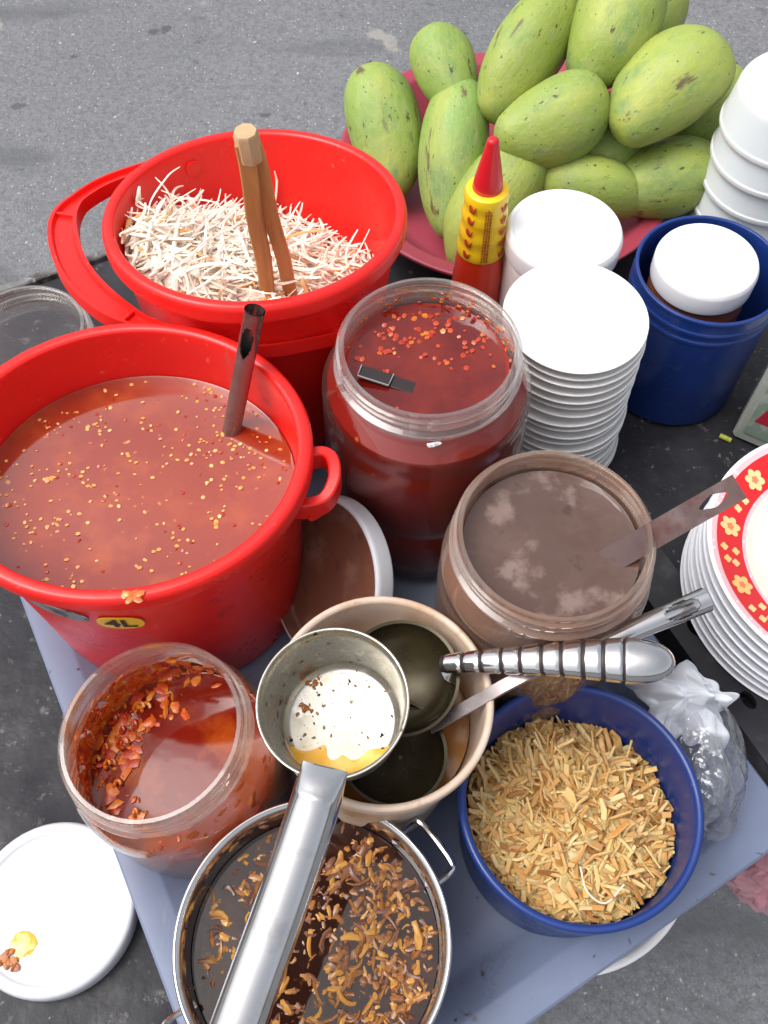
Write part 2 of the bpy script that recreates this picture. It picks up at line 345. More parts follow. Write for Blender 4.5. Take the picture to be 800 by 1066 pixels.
def holed_slab(mb, hx, hy, th, rx, ry, ex=2.0, mat=None, mi=0, cx=0, n=40):
    """rectangular strip (half sizes hx, hy) with a rounded hole through it"""
    ang = sorted(set([2*PI*i/n for i in range(n)]+[math.atan2(sy*hy, sx*hx) % (2*PI) for sx in (-1, 1) for sy in (-1, 1)]))
    inn, outr = [], []
    for a in ang:
        c, s = math.cos(a), math.sin(a)
        k = 1/max(abs(c)/hx, abs(s)/hy); outr.append((c*k, s*k))
        q = (abs(c/rx)**ex+abs(s/ry)**ex)**(-1/ex); inn.append((cx+c*q, s*q))
    k = len(ang); m = mat or Matrix()
    vs = [m @ Vector((x, y, z)) for z in (-th/2, th/2) for ring in (outr, inn) for x, y in ring]
    fs = []
    for i in range(k):
        j = (i+1) % k
        fs += [(2*k+i, 2*k+j, 3*k+j, 3*k+i), (j, i, k+i, k+j), (i, j, 2*k+j, 2*k+i), (k+j, k+i, 3*k+i, 3*k+j)]
    mb.add(vs, fs, mi)

ICO = None
def blob(mb, c, r, mi=0, rot=None, jit=0):
    """small rounded lump with radii r = (x, y, z)"""
    global ICO
    if ICO is None:
        import bmesh
        bm = bmesh.new(); bmesh.ops.create_icosphere(bm, subdivisions=1, radius=1)
        ICO = ([v.co.copy() for v in bm.verts], [tuple(v.index for v in f.verts) for f in bm.faces]); bm.free()
    m = rot or Matrix.Identity(3); vs = []
    for v in ICO[0]:
        k = 1+jit*(rng.random()-.5)
        vs.append(Vector(c)+m @ Vector((v.x*r[0]*k, v.y*r[1]*k, v.z*r[2]*k)))
    mb.add(vs, ICO[1], mi)

def lump_mesh(mb, c, r, amp, freq, sub=4, seed=0, flat=None, mi=0, ridged=False):
    import bmesh
    bm = bmesh.new(); bmesh.ops.create_icosphere(bm, subdivisions=sub, radius=1)
    vs = []
    for v in bm.verts:
        p = v.co.normalized()
        q = p*freq+Vector((seed*7.3, seed*3.1, 0))
        d = noise.fractal(q, .8, 2.1, 4)
        if ridged:
            q = q+Vector((noise.noise(q*1.3), noise.noise(q*1.3+Vector((9, 0, 0))), 0))*.5
            d = (1-abs(noise.noise(q))*3)*.6+.42*(1-abs(noise.noise(q*2.1))*3)+.16*(1-abs(noise.noise(q*4.4))*3)
        k = 1+amp*d
        x = Vector(c)+Vector((p.x*r[0]*k, p.y*r[1]*k, p.z*r[2]*k))
        if flat is not None and x.z < flat: x.z = flat+(x.z-flat)*.03
        vs.append(x)
    mb.add(vs, [tuple(v.index for v in f.verts) for f in bm.faces], mi); bm.free()

def obj(name, mb, mats, parent=None, smooth=True, angle=35, loc=None):
    me = bpy.data.meshes.new(name)
    o = None
    if loc is not None:
        L = Vector(loc); mb.v = [tuple(Vector(v)-L) for v in mb.v]
    me.from_pydata(mb.v, [], mb.f)
    for m in (mats if isinstance(mats, (list, tuple)) else [mats]): me.materials.append(M[m])
    me.polygons.foreach_set('material_index', mb.m)
    me.validate()
    if smooth:
        me.shade_smooth(); me.set_sharp_from_angle(angle=R(angle))
    me.update()
    o = bpy.data.objects.new(name, me); COL.objects.link(o)
    if parent: o.parent = parent
    if loc is not None: o.location = loc
    return o

def tag(o, label, cat, group=None, kind=None):
    o['label'] = label; o['category'] = cat
    if group: o['group'] = group
    if kind: o['kind'] = kind
    return o

def thing(name, label, cat, loc=(0, 0, 0), rot=(0, 0, 0), group=None):
    o = bpy.data.objects.new(name, None); COL.objects.link(o)
    o.empty_display_size = .02
    o.location = loc; o.rotation_euler = rot
    return tag(o, label, cat, group)

def dup(root, loc, rot=None, scale=None):
    """a copy of a thing with copies of its parts and sub-parts"""
    c = root.copy(); COL.objects.link(c); c.location = loc
    if rot is not None: c.rotation_euler = rot
    if scale is not None: c.scale = scale
    for ch in list(root.children):
        d = ch.copy(); COL.objects.link(d); d.parent = c
        for g in list(ch.children):
            e = g.copy(); COL.objects.link(e); e.parent = d
    return c

# ------------------------------------------------------------------ camera, light
cam = bpy.data.cameras.new('camera'); co = bpy.data.objects.new('camera', cam); COL.objects.link(co)
co.location = (0, 0, .66); co.rotation_euler = (R(30), 0, 0)
cam.sensor_fit = 'VERTICAL'; cam.sensor_height = 24; cam.lens = 24*1000/1066
cam.clip_start = .01; cam.clip_end = 200
scene.camera = co
EL, AZ = 62, -95                         # the bright part of the overcast: high and to the left
w = bpy.data.worlds.new('World'); scene.world = w; w.use_nodes = True
nt = w.node_tree
bg = nt.nodes['Background']
sky = nt.nodes.new('ShaderNodeTexSky'); sky.sky_type = 'NISHITA'; sky.sun_disc = False
sky.sun_elevation = R(EL); sky.sun_rotation = R(AZ); sky.dust_density = 6; sky.air_density = 1.0; sky.ozone_density = 1.0
hs = nt.nodes.new('ShaderNodeHueSaturation'); hs.inputs['Saturation'].default_value = .30
nt.links.new(sky.outputs[0], hs.inputs['Color']); nt.links.new(hs.outputs[0], bg.inputs['Color'])
bg.inputs['Strength'].default_value = .15
sl = bpy.data.lights.new('overcast_sun', 'SUN'); so = bpy.data.objects.new('overcast_sun', sl); COL.objects.link(so)
sl.energy = .75; sl.angle = R(40); sl.color = (1, .97, .93)
d = Vector((math.sin(R(AZ))*math.cos(R(EL)), math.cos(R(AZ))*math.cos(R(EL)), math.sin(R(EL))))
so.rotation_euler = d.to_track_quat('Z', 'Y').to_euler(); so.location = (0, 0, 5)
scene.view_settings.view_transform = 'Standard'; scene.view_settings.look = 'None'
scene.view_settings.exposure = .58; scene.view_settings.gamma = 1
scene.view_settings.use_curve_mapping = False
scene.render.engine = 'CYCLES'
scene.cycles.use_denoising = True
scene.cycles.transparent_max_bounces = 24
scene.cycles.max_bounces = 8

# ------------------------------------------------------------------ ground
mb = MB(); n_ = 2
mb.add([(-40, -40, -.75), (40, -40, -.75), (40, 40, -.75), (-40, 40, -.75)], [(0, 1, 2, 3)])
g = obj('road', mb, 'asphalt', smooth=False); g['kind'] = 'structure'

# ------------------------------------------------------------------ cart
CE, CM = Vector((math.cos(R(27.7)), math.sin(R(27.7)), 0)), Vector((-math.sin(R(27.7)), math.cos(R(27.7)), 0))
def cm(e, m, z=0): return CE*e+CM*m+Vector((0, 0, z))
CART = Matrix((CE, CM, Vector((0, 0, 1)))).transposed().to_4x4()
cart = thing('vendor_cart', 'black scuffed cart top holding the whole spread of buckets and jars', 'cart', (.05, .35, -.75))
def cpart(name, mb, m, **k):
    mb.xf(Matrix.Translation(-Vector((.05, .35, -.75))))
    return obj(name, mb, m, cart, **k)
mb = MB(); box(mb, (-.62, .062, -.03), (.70, .700, 0), mat=CART, bev=.002); cpart('cart_top', mb, 'cart_top')
mb = MB()
# worn metal lip along the rear edge
pts = [cm(-.62+1.32*i/60, .7045+.0012*noise.noise(Vector((i*.9, 0, 0))), -.004+.0016*noise.noise(Vector((i*.7, 3, 0)))) for i in range(61)]
sweep(mb, pts, rect(.009, .018)); cpart('edge_strip', mb, 'edge_metal')
for nm, (a, b) in {'apron': ((-.60, .09), (.68, .11))}.items():
    mb = MB(); box(mb, (a[0] if False else -.60, .10, -.10), (.68, .12, -.031), mat=CART); cpart('apron', mb, 'black_paint')
    mb = MB(); box(mb, (-.60, .66, -.10), (.68, .68, -.031), mat=CART); cpart('apron', mb, 'black_paint')
for e in (-.58, .66):
    for m_ in (.11, .67):
        mb = MB(); box(mb, (e-.018, m_-.018, -.68), (e+.018, m_+.018, -.10), mat=CART); cpart('leg', mb, 'black_paint')
        mb = MB(); lathe(mb, rnd([(0, -.015), (.06, -.015), (.06, .015), (0, .015)], .006), 32, mat=CART @ Matrix.Translation((e, m_, -.69)) @ Matrix.Rotation(R(90), 4, 'X')); cpart('wheel', mb, 'rubber')
# black rail with bolt holes that runs beside the tray
ra, rb = Vector((.160, .352, .024)), Vector((.300, .085, .024))
rd = (rb-ra).normalized(); rs = Vector((-rd.y, rd.x, 0))
off = rs*.0165
L = (rb-ra).length
mb = MB()
k = 5
for i in range(k):
    c = ra+(rb-ra)*((i+.5)/k)+off
    holed_slab(mb, L/k/2, .0165, .005, .007, .0045, mat=frame(c, rd), cx=.010)
box(mb, (-.03, -.0165, -.022), (L, -.0125, -.0026), mat=frame(ra+off, rd)); box(mb, (-.03, .0125, -.022), (L, .0165, -.0026), mat=frame(ra+off, rd))
cpart('rail', mb, 'black_paint', smooth=False)

# ------------------------------------------------------------------ tray
def line_x(p, d, q, e):
    p, d, q, e = (Vector(v).to_2d() for v in (p, d, q, e))
    det = d.x*-e.y+e.x*d.y
    t = ((q-p).x*-e.y+e.x*(q-p).y)/det
    return p+d*t
Lp, Ld = (-.2619, .2913), (.1419, -.2699)
Rp, Rd = (.1835, .279), (.0588, -.105)
Fp, Fd = (.0843, .0214), (.158, .0952)
Bp, Bd = tuple(CM*.462)[:2], tuple(CE)[:2]
Q = [line_x(Lp, Ld, Fp, Fd), line_x(Rp, Rd, Fp, Fd), line_x(Rp, Rd, Bp, Bd), line_x(Lp, Ld, Bp, Bd)]
def ring(inset, rad, z, n=8):
    """rounded quad: Q moved inwards by inset"""
    k = 4; lines = []
    for i in range(k):
        a, b = Q[i], Q[(i+1) % k]; d_ = (b-a).normalized(); nn = Vector((-d_.y, d_.x))
        lines.append((a+nn*inset, d_))
    cor = [line_x(lines[i-1][0].to_3d(), lines[i-1][1].to_3d(), lines[i][0].to_3d(), lines[i][1].to_3d()) for i in range(k)]
    out = []
    for i in range(k):
        b = cor[i]; a_ = (cor[i-1]-b).normalized(); c_ = (cor[(i+1) % k]-b).normalized()
        p, q = b+a_*rad, b+c_*rad
        for j in range(n+1):
            t = j/n; v = p*(1-t)**2+b*2*t*(1-t)+q*t*t; out.append((v.x, v.y, z))
    return out
mb = MB()
rings = [ring(.047, .035, .0015), ring(.022, .040, .0225), ring(.003, .032, .0235), ring(.0025, .032, .017), ring(0, .033, .0165), ring(0, .033, .0265), ring(.0015, .032, .028),
         ring(.0195, .044, .028), ring(.022, .043, .0268), ring(.041, .042, .009), ring(.046, .040, .0058)]
k = len(rings[0])
vs = [v for r_ in rings for v in r_]; fs = []
for i in range(len(rings)-1):
    for j in range(k): fs.append((i*k+j, i*k+(j+1) % k, (i+1)*k+(j+1) % k, (i+1)*k+j))
fs += [tuple(range(k))[::-1], tuple((len(rings)-1)*k+j for j in range(k))]
mb.add(vs, fs); TZ = .006
tray = tag(obj('serving_tray', mb, 'tray', loc=(-.02, .22, 0)), 'large lavender plastic tray with wide rim under the jars, pot and blue tub of shallots', 'tray')

# ------------------------------------------------------------------ buckets
def bucket_mesh(r, h, rb):
    mb = MB()
    prof = rnd([(0, .004), (rb-.006, .004), (rb-.004, 0), (rb, .002), (r-.0075, h-.016), (r-.0015, h-.015), (r, h-.012), (r, h-.003), (r-.002, h),
                (r-.0065, h), (r-.0085, h-.0015), (r-.0092, h-.012), (rb-.003, .008), (rb-.008, .0055), (0, .0055)], .0022)
    lathe(mb, prof, 96); return mb
def scatter(mb, n, rmax, z, mats, size, dens=None, c=(0, 0)):
    k = 0; t = 0
    while k < n and t < n*30:
        t += 1
        a, rr = rng.random()*2*PI, rmax*math.sqrt(rng.random())
        x, y = rr*math.cos(a), rr*math.sin(a)
        if dens and rng.random() > dens(x, y): continue
        s = size*(.6+.8*rng.random())
        blob(mb, (c[0]+x, c[1]+y, z), (s, s*(.7+.3*rng.random()), s*.35), mats[rng.randrange(len(mats))], Euler((rng.uniform(-.3, .3), rng.uniform(-.3, .3), rng.random()*6)).to_matrix())
        k += 1

BX, BY = -.1541, .3155
OVAL = (1.145, 1.015, 1)          # the full bucket bulges sideways
b1 = thing('plastic_bucket', 'red plastic bucket with a yellow 4L sticker, full of chili soup', 'bucket', (BX, BY, TZ), group='red plastic buckets'); b1.scale = OVAL
obj('bucket_body', bucket_mesh(.098, .182, .081), 'red', b1)
# carrying loop at the right of the rim
mb = MB()
lug = [(.092, .004, .163), (.102, .006, .164), (.1075, .001, .163), (.1085, -.010, .160), (.104, -.021, .157), (.095, -.025, .156), (.086, -.025, .156)]
sweep(mb, smooth_path(lug, 6), rect(.0065, .016, .3)); obj('handle_loop', mb, 'red', b1)
mb = MB()
tube(mb, [(.094, -.020, .151), (.099, -.027, .151)], .005, 12); obj('handle_pivot', mb, 'red', b1)
# oval stickers wrapped on the wall under the rim
def wall_r(z): return .081+(.0905-.081)*(z-.002)/(.164)
def sticker_patch(mb, a0, z0, ra_, rz, off_, mi=0, n=28):
    vs = []
    for layer in (0, 1):
        rr = off_ if layer else off_-.0006
        vs.append(((wall_r(z0)+rr)*math.cos(a0), (wall_r(z0)+rr)*math.sin(a0), z0))
        for i in range(n):
            t = 2*PI*i/n
            c, s = math.cos(t), math.sin(t)
            c = math.copysign(abs(c)**.7, c); s = math.copysign(abs(s)**.8, s)
            z = z0+rz*s; a = a0+ra_*c; q = wall_r(z)+rr
            vs.append((q*math.cos(a), q*math.sin(a), z))
    fs = []
    for i in range(n):
        j = (i+1) % n
        fs += [(n+1, n+2+i, n+2+j), (1+i, 1+j, n+2+j, n+2+i)]
    mb.add(vs, fs, mi)
A4, Z4 = R(-90), .1350
mb = MB(); sticker_patch(mb, A4, Z4, .135, .0085, .0012); st = obj('sticker', mb, 'sticker_y', b1)
def text_mesh(body, size, font_bold=0, shear=0):
    cu = bpy.data.curves.new('t', 'FONT'); cu.body = body; cu.size = size; cu.align_x = 'CENTER'; cu.align_y = 'CENTER'
    cu.offset = font_bold; cu.shear = shear; cu.resolution_u = 3
    o = bpy.data.objects.new('t', cu); COL.objects.link(o)
    dg = bpy.context.evaluated_depsgraph_get()
    me = bpy.data.meshes.new_from_object(o.evaluated_get(dg))
    vs = [v.co.copy() for v in me.vertices]; fs = [tuple(p.vertices) for p in me.polygons]
    bpy.data.objects.remove(o); bpy.data.curves.remove(cu); bpy.data.meshes.remove(me)
    return vs, fs
vs, fs = text_mesh('4L', .0160, .0004)
mb = MB(); mb.add([((wall_r(Z4+v.y)+.0016)*math.cos(A4+v.x/.088), (wall_r(Z4+v.y)+.0016)*math.sin(A4+v.x/.088), Z4+v.y) for v in vs], fs)
obj('lettering', mb, 'ink', st, smooth=False)
mb = MB(); sticker_patch(mb, R(-111.5), .1385, .20, .0072, .0012); obj('sticker', mb, 'sticker_s', b1)
# a smear of sauce on the front of the rim
mb = MB()
for i in range(9):
    a = R(-80+rng.uniform(-4, 4)); q = .0955+rng.uniform(-.002, .003)
    blob(mb, (q*math.cos(a), q*math.sin(a), .1822+rng.uniform(-.0008, .0004)), (.003, .002, .0009), 0, Euler((0, 0, rng.random()*6)).to_matrix(), .5)
obj('sauce_smear', mb, 'residue', b1)

soup = thing('chili_soup', 'red chili soup with floating seeds filling the bucket marked 4L', 'soup', (BX, BY, TZ+.02)); soup.scale = OVAL
SZ = .119
mb = MB(); lathe(mb, [(0, SZ), (.04, SZ), (.0845, SZ), (.0862, SZ+.0005), (.0864, SZ-.001), (.078, .0), (0, .0)], 96)
obj('soup_body', mb, 'soup', soup)
def dens(x, y):
    v = .10+1.0*max(0, noise.noise(Vector((x*55, y*55, 1)))*1.8)
    if x > .03 and y > 0: v += .3
    if x < -.05: v += .15
    return v
mb = MB(); scatter(mb, 380, .083, SZ+.0003, [0, 0, 0, 1], .00115, dens); o = obj('floating_seeds', mb, ['seed', 'flake'], soup); o['kind'] = 'stuff'

# shredded papaya bucket, tipped back a little with its front on the tray's rim
H2 = .165
b2 = thing('plastic_bucket', 'red plastic bucket with its bail handle folded down, full of pale shreds', 'bucket', (-.0881, .4841, .032), (R(-8.2), 0, 0), 'red plastic buckets')
obj('bucket_body', bucket_mesh(.104, H2, .078), 'red', b2)
b2m = Matrix.Translation((-.0881, .4841, .032)) @ Matrix.Rotation(R(-8.2), 4, 'X')
b2i = b2m.inverted()
bail = [(-.030, .4268, .161), (-.0761, .4120, .166), (-.1171, .4110, .168), (-.1652, .4277, .170), (-.1975, .4529, .171), (-.2190, .4864, .171), (-.2266, .5241, .171), (-.2089, .5536, .170), (-.1771, .574, .169), (-.148, .588, .166)]
bp = smooth_path([b2i @ Vector(p) for p in bail], 8)
mb = MB(); secs = []
for i in range(len(bp)):
    t = i/(len(bp)-1)
    g_ = max(0, 1-((t-.52)/.20)**4) if abs(t-.52) < .20 else 0
    wd = .0115+.0095*g_; h_ = .0105
    # channel section: two raised ribs with a trough between
    a, b = wd/2, h_/2
    secs.append([(a, -b), (a, b), (a*.72, b), (a*.60, b-.0035), (-a*.60, b-.0035), (-a*.72, b), (-a, b), (-a, -b)])
sweep(mb, bp, secs)
for t in (.36, .68):    # cross webs that close the grip
    p = bp[int(t*(len(bp)-1))]; q = bp[int(t*(len(bp)-1))+1]
    box(mb, (-.001, -.007, -.0042), (.001, .007, .0045), mat=frame(p, q-p))
obj('handle', mb, 'red', b2)
for p in (bp[0], bp[-1]):
    mb = MB(); v = Vector((p.x, p.y, 0)).normalized(); tube(mb, [Vector((0, 0, p.z))+v*.0925, Vector((0, 0, p.z))+v*.106], .006, 16); obj('handle_pivot', mb, 'red', b2)

pap = thing('shredded_papaya', 'heap of pale shredded green papaya with a few orange carrot shreds', 'salad', (-.0881, .4841, .032), (R(-8.2), 0, 0))
def ph(x, y):
    return H2-.040-.33*x-.34*max(y, 0)+.012*noise.noise(Vector((x*35, y*35, 5)))+.006*noise.noise(Vector((x*90, y*90, 2)))-max(0, math.hypot(x, y)-.07)*.5
mb = MB(); rows = []
for i in range(25):
    rr = .087*i/24
    rows.append([(rr*math.cos(2*PI*k/48), rr*math.sin(2*PI*k/48)) for k in range(48)])
vs = [(x, y, ph(x, y)+.0006) for r_ in rows for x, y in r_]
fs = [(i*48+k, (i+1)*48+k, (i+1)*48+(k+1) % 48, i*48+(k+1) % 48) for i in range(24) for k in range(48)]
mb.add(vs, fs); o = obj('shred_base', mb, 'heap', pap); o['kind'] = 'stuff'
mb = MB()
def in_wall(p, z, rtop=.0945, rbot=.075, H=H2):
    lim = rbot+(rtop-rbot)*min(1, max(0, z/H))-.0015
    q = math.hypot(p.x, p.y)
    if z < H and q > lim: p.x *= lim/q; p.y *= lim/q
    return p
def strand(mb, x, y, lift, ln, wd, mi, az=None, el=None):
    az = rng.random()*2*PI if az is None else az
    el = rng.gauss(-.02, .17) if el is None else el
    c = Vector((x, y, ph(x, y)+lift))
    d_ = Vector((math.cos(az)*math.cos(el), math.sin(az)*math.cos(el), math.sin(el)))
    pts = []; n = 6; bend = Vector((rng.gauss(0, .95), rng.gauss(0, .95), rng.gauss(-.18, .30)))
    p = c-d_*ln*.5*max(0, .8-el)
    for i in range(n):
        q = in_wall(p.copy(), p.z)
        fl = ph(q.x, q.y)+.0002
        if q.z < fl: q.z = fl+.001*rng.random()
        pts.append(q)
        d_ = (d_+bend*.5+Vector((rng.gauss(0, .1), rng.gauss(0, .1), rng.gauss(0, .08)))).normalized(); p = p+d_*ln/(n-1)
    sp_ = smooth_path(pts, 3); ns = len(sp_)-1
    sweep(mb, sp_, [circ(wd*.5*(.25+.75*math.sin(PI*(.06+.88*q/ns))**.6), 6, wd*.32*(.25+.75*math.sin(PI*(.06+.88*q/ns))**.6)) for q in range(ns+1)], mi=mi)
for i in range(1500):
    a, rr = rng.random()*2*PI, .088*math.sqrt(rng.random())
    x, y = rr*math.cos(a), rr*math.sin(a)
    q = rng.random(); mi = 0 if q < .70 else 1 if q < .94 else 2
    strand(mb, x, y, .0004+.0042*rng.random()**2, rng.uniform(.018, .055), .0014+.0021*rng.random()**1.4, mi)
for i in range(30):      # the shreds that stand up at the left and back of the heap
    x, y = rng.uniform(-.085, .03), rng.uniform(-.02, .05)
    strand(mb, x, y, .004, rng.uniform(.025, .045), rng.uniform(.0013, .0024), 0 if rng.random() < .8 else 1, None, rng.uniform(.3, .9))
for x, y, ln, az, el in ((-.076, .006, .045, 1.6, 1.30), (-.072, .012, .05, 2.6, .6), (-.062, .02, .034, .3, 1.2), (-.05, .0, .07, .1, .2), (.086, -.005, .03, 1.2, 1.2), (.084, -.018, .03, 2.0, 1.2)):
    strand(mb, x, y, .008, ln, .0016, 0, az, el)
o = obj('shreds', mb, ['papaya', 'papaya_pink', 'carrot'], pap); o['kind'] = 'stuff'

# wooden tongs standing in the shreds
tg = thing('wooden_tongs', 'pair of brown bamboo tongs stuck upright in the papaya shreds', 'tongs', (-.073, .455, .12))
tl = Vector((-.073, .455, .12))
top = Vector((-.0777, .4560, .292))
for e_, w_ in ((Vector((-.0800, .4645, .125)), .0108), (Vector((-.0625, .4705, .125)), .0098)):
    mb = MB(); n = 12; t0 = top+(Vector((.0028, .002, -.004)) if e_.x > -.07 else Vector((-.0020, -.002, 0)))
    pts = [t0.lerp(e_, i/n)-tl+Vector((.0006*math.sin(i*1.1), 0, 0)) for i in range(n+1)]
    sweep(mb, pts, [rect(w_*(1-.12*abs(i/n-.3)), .0055, .35) for i in range(n+1)], up=(0, 1, .2)); obj('tong_arm', mb, 'wood', tg)
mb = MB(); ax = (top-Vector((-.0712, .4675, .125))).normalized()
tube(mb, [top-ax*.012-tl, top-ax*.002-tl, top+ax*.006-tl, top+ax*.0075-tl], lambda t: .0074 if t < .9 else .0064, 8); obj('tong_joint', mb, 'wood_pale', tg)

# steel ladle handle in the soup
def pipe(mb, a, b, r0, r1, hole=None, up=(0, 0, 1), n=70, seg=40, mi=0, thin=.0009):
    """hollow pipe open at the far end; hole = (t0, t1, half angle) cut on the upper side"""
    a, b = Vector(a), Vector(b); t = (b-a).normalized(); s = t.cross(Vector(up)).normalized(); u = s.cross(t)
    for lay in (0, 1):
        vs, fs = [], []
        for i in range(n+1):
            k = i/n; r = r0+(r1-r0)*k-lay*thin
            for j in range(seg):
                th = 2*PI*j/seg; vs.append(a.lerp(b, k)+s*r*math.cos(th)+u*r*math.sin(th))
        for i in range(n):
            for j in range(seg):
                k = (i+.5)/n; th = (2*PI*(j+.5)/seg-PI/2+PI) % (2*PI)-PI
                if hole and ((k-(hole[0]+hole[1])/2)/((hole[1]-hole[0])/2))**2+(th/hole[2])**2 < 1: continue
                q = (i*seg+j, i*seg+(j+1) % seg, (i+1)*seg+(j+1) % seg, (i+1)*seg+j)
                fs.append(q if lay == 0 else q[::-1])
        mb.add(vs, fs, mi)
la, lb = Vector((-.1037, .3549, .128)), Vector((-.0752, .3815, .2345))
ld = thing('soup_ladle', 'dull steel ladle handle with a hanging hole leaning in the red chili soup', 'ladle', la)
mb = MB(); pipe(mb, (0, 0, 0), lb-la, .0058, .0062, (.72, .92, .62), up=(-.25, -1, .3)); obj('handle', mb, 'steel_dark', ld)
mb = MB(); dv = (la-lb).normalized()
prof = [(0, 0), (.018, .002), (.030, .009), (.036, .020), (.0345, .020), (.029, .0105), (.017, .0035), (0, .0015)]
lathe(mb, prof, 40, mat=Matrix.Translation(dv*.05+Vector((0, -.025, -.040)))); obj('bowl', mb, 'steel_dark', ld)

# ------------------------------------------------------------------ clear jars
def jar_mesh(r, h, rbody, waist=True, neck=.022, th=.0013):
    """wide-mouth jar: threaded neck of radius r, body radius rbody, total height h; outer and inner skins"""
    o = [(rbody*.80, 0), (rbody*.93, .004), (rbody, .016)]
    hb = h-neck-.012
    if waist:
        for t, k in ((.18, 1), (.30, 1.0), (.36, .965), (.42, 1.0), (.60, 1.005), (.78, 1.0), (.84, .975), (.90, .995)): o.append((rbody*k, hb*t+.01))
    else: o += [(rbody, hb*.5), (rbody, hb*.86)]
    o += [(rbody*.985, hb-.002), (r-.0005, h-neck-.002), (r-.003, h-neck)]
    o += [(r-.003, h-neck+.003), (r+.0012, h-neck+.0045), (r+.0012, h-neck+.0065), (r-.003, h-neck+.008), (r-.003, h-.0115), (r-.0008, h-.0105), (r-.0008, h-.0090), (r-.003, h-.008),
          (r-.003, h-.0055), (r-.0008, h-.0046), (r-.0008, h-.0035), (r-.003, h-.0025), (r-.003, h-.0008), (r-.0035, h)]
    i = [(r-.0058, h), (r-.0063, h-.001), (r-.0055, h-neck-.001), (r-.0045, h-neck-.005)]
    inner = [(max(0, q-th-.0006), z+ (0 if z > .01 else th)) for q, z in o if z < hb]
    prof = rnd([(0, .004)]+o, .0016, 2)+rnd(i+inner[::-1]+[(0, .0055)], .0016, 2)
    mb = MB(); lathe(mb, prof, 96, mi=lambda i_: 1 if prof[i_][1] > h-neck-.001 else 0); return mb

def content(r_neck, h, rbody, level, waist=True, neck=.022, rim_up=.0006, base=.007):
    """liquid that fills a jar_mesh() up to level"""
    hb = h-neck-.012; g_ = .0030
    pts = [(0, base), (rbody*.80-g_, base), (rbody*.93-g_, base+.002), (rbody-g_, .018)]
    if waist:
        for t, k in ((.18, 1), (.30, 1.0), (.36, .965), (.42, 1.0), (.60, 1.005), (.78, 1.0), (.84, .975), (.90, .995)):
            z = hb*t+.01
            if z < level-.002: pts.append((rbody*k-g_, z))
    rl = rbody-g_
    if level > hb-.002:
        pts += [(rbody*.985-g_, hb-.002), (r_neck-.0065, h-neck-.003)]; rl = r_neck-.0070
    pts += [(rl, level+rim_up), (rl-.002, level), (rl*.5, level), (0, level)]
    mb = MB(); nn_ = len(pts); lathe(mb, pts, 96, mi=lambda i_: 1 if i_ >= nn_-3 else 0); return mb

# chili sauce jar (the tall one)
JX, JY = .0274, .3806
j1 = thing('clear_jar', 'large clear jar brimful of dark red chili sauce beside the soup bucket', 'jar', (JX, JY, TZ), group='open clear plastic jars')
obj('jar_wall', jar_mesh(.058, .199, .0680), ['clear_chili', 'clear_rim'], j1)
s1 = thing('chili_sauce', 'dark red chili sauce filling the tallest clear jar', 'sauce', (JX, JY, TZ+.006))
LV = .1785
mb = content(.058, .199, .0680, LV); mb.xf(Matrix.Translation((0, 0, -.006))); obj('sauce_body', mb, ['chili_sauce', 'chili_sauce_shaded'], s1)
mb = MB()
scatter(mb, 90, .046, LV-.0058, [0, 0, 0, 0, 0, 1], .0019, lambda x, y: .04+(.9 if y > .004+.02*noise.noise(Vector((x*50, 1, 2))) else 0)*(.3+max(0, noise.noise(Vector((x*60, y*60, 9))))*1.6))
for i in range(60):       # flakes clinging to the inside of the neck
    a = rng.uniform(-.5, 2.2) if rng.random() < .75 else rng.random()*6.28; z = LV+.001+abs(rng.gauss(0, .006))
    blob(mb, (.0509*math.cos(a), .0509*math.sin(a), z-.006), (.0006, .0016, .0010), 0 if rng.random() < .45 else 1, Matrix.Rotation(a, 3, 'Z'), .5)
o = obj('chili_flakes', mb, ['flake', 'residue', 'seed'], s1); o['kind'] = 'stuff'
mb = MB()
for i in range(5): blob(mb, (JX+rng.uniform(-.003, .003)+.002, JY-.0588-rng.uniform(0, .0012), TZ+.178+rng.uniform(-.0015, .0015)), (.0026, .0012, .0017), 0, None, .7)
tag(obj('paste_blob', mb, 'white', loc=(JX, JY-.058, TZ+.178)), 'small white dab stuck on the front of the chili sauce jar neck', 'food scrap')
sp = thing('sauce_spoon', 'dark flat spoon handle end just breaking the surface of the chili sauce', 'spoon', (-.010, .373, .187))
mb = MB(); F_ = frame((.003, -.002, .0), (.0400, -.012, -.0045)); box(mb, (-.008, -.0045, -.0012), (.0115, .0045, .0010), mat=F_, bev=.0004)
box(mb, (.0125, -.0045, -.0016), (.030, .0042, .0004), mat=F_, bev=.0004)
obj('handle', mb, 'groove', sp)
mb = MB(); tube(mb, [F_ @ Vector(p) for p in ((-.0085, .004, .001), (-.0085, -.0045, .001), (.0115, -.005, .0012), (.0122, .0045, .0012))], .0007, 6); obj('handle_rim', mb, 'steel', sp)
mb = MB(); box(mb, (.028, -.005, -.10), (.036, .0045, -.002), mat=F_); obj('shaft', mb, 'groove', sp)

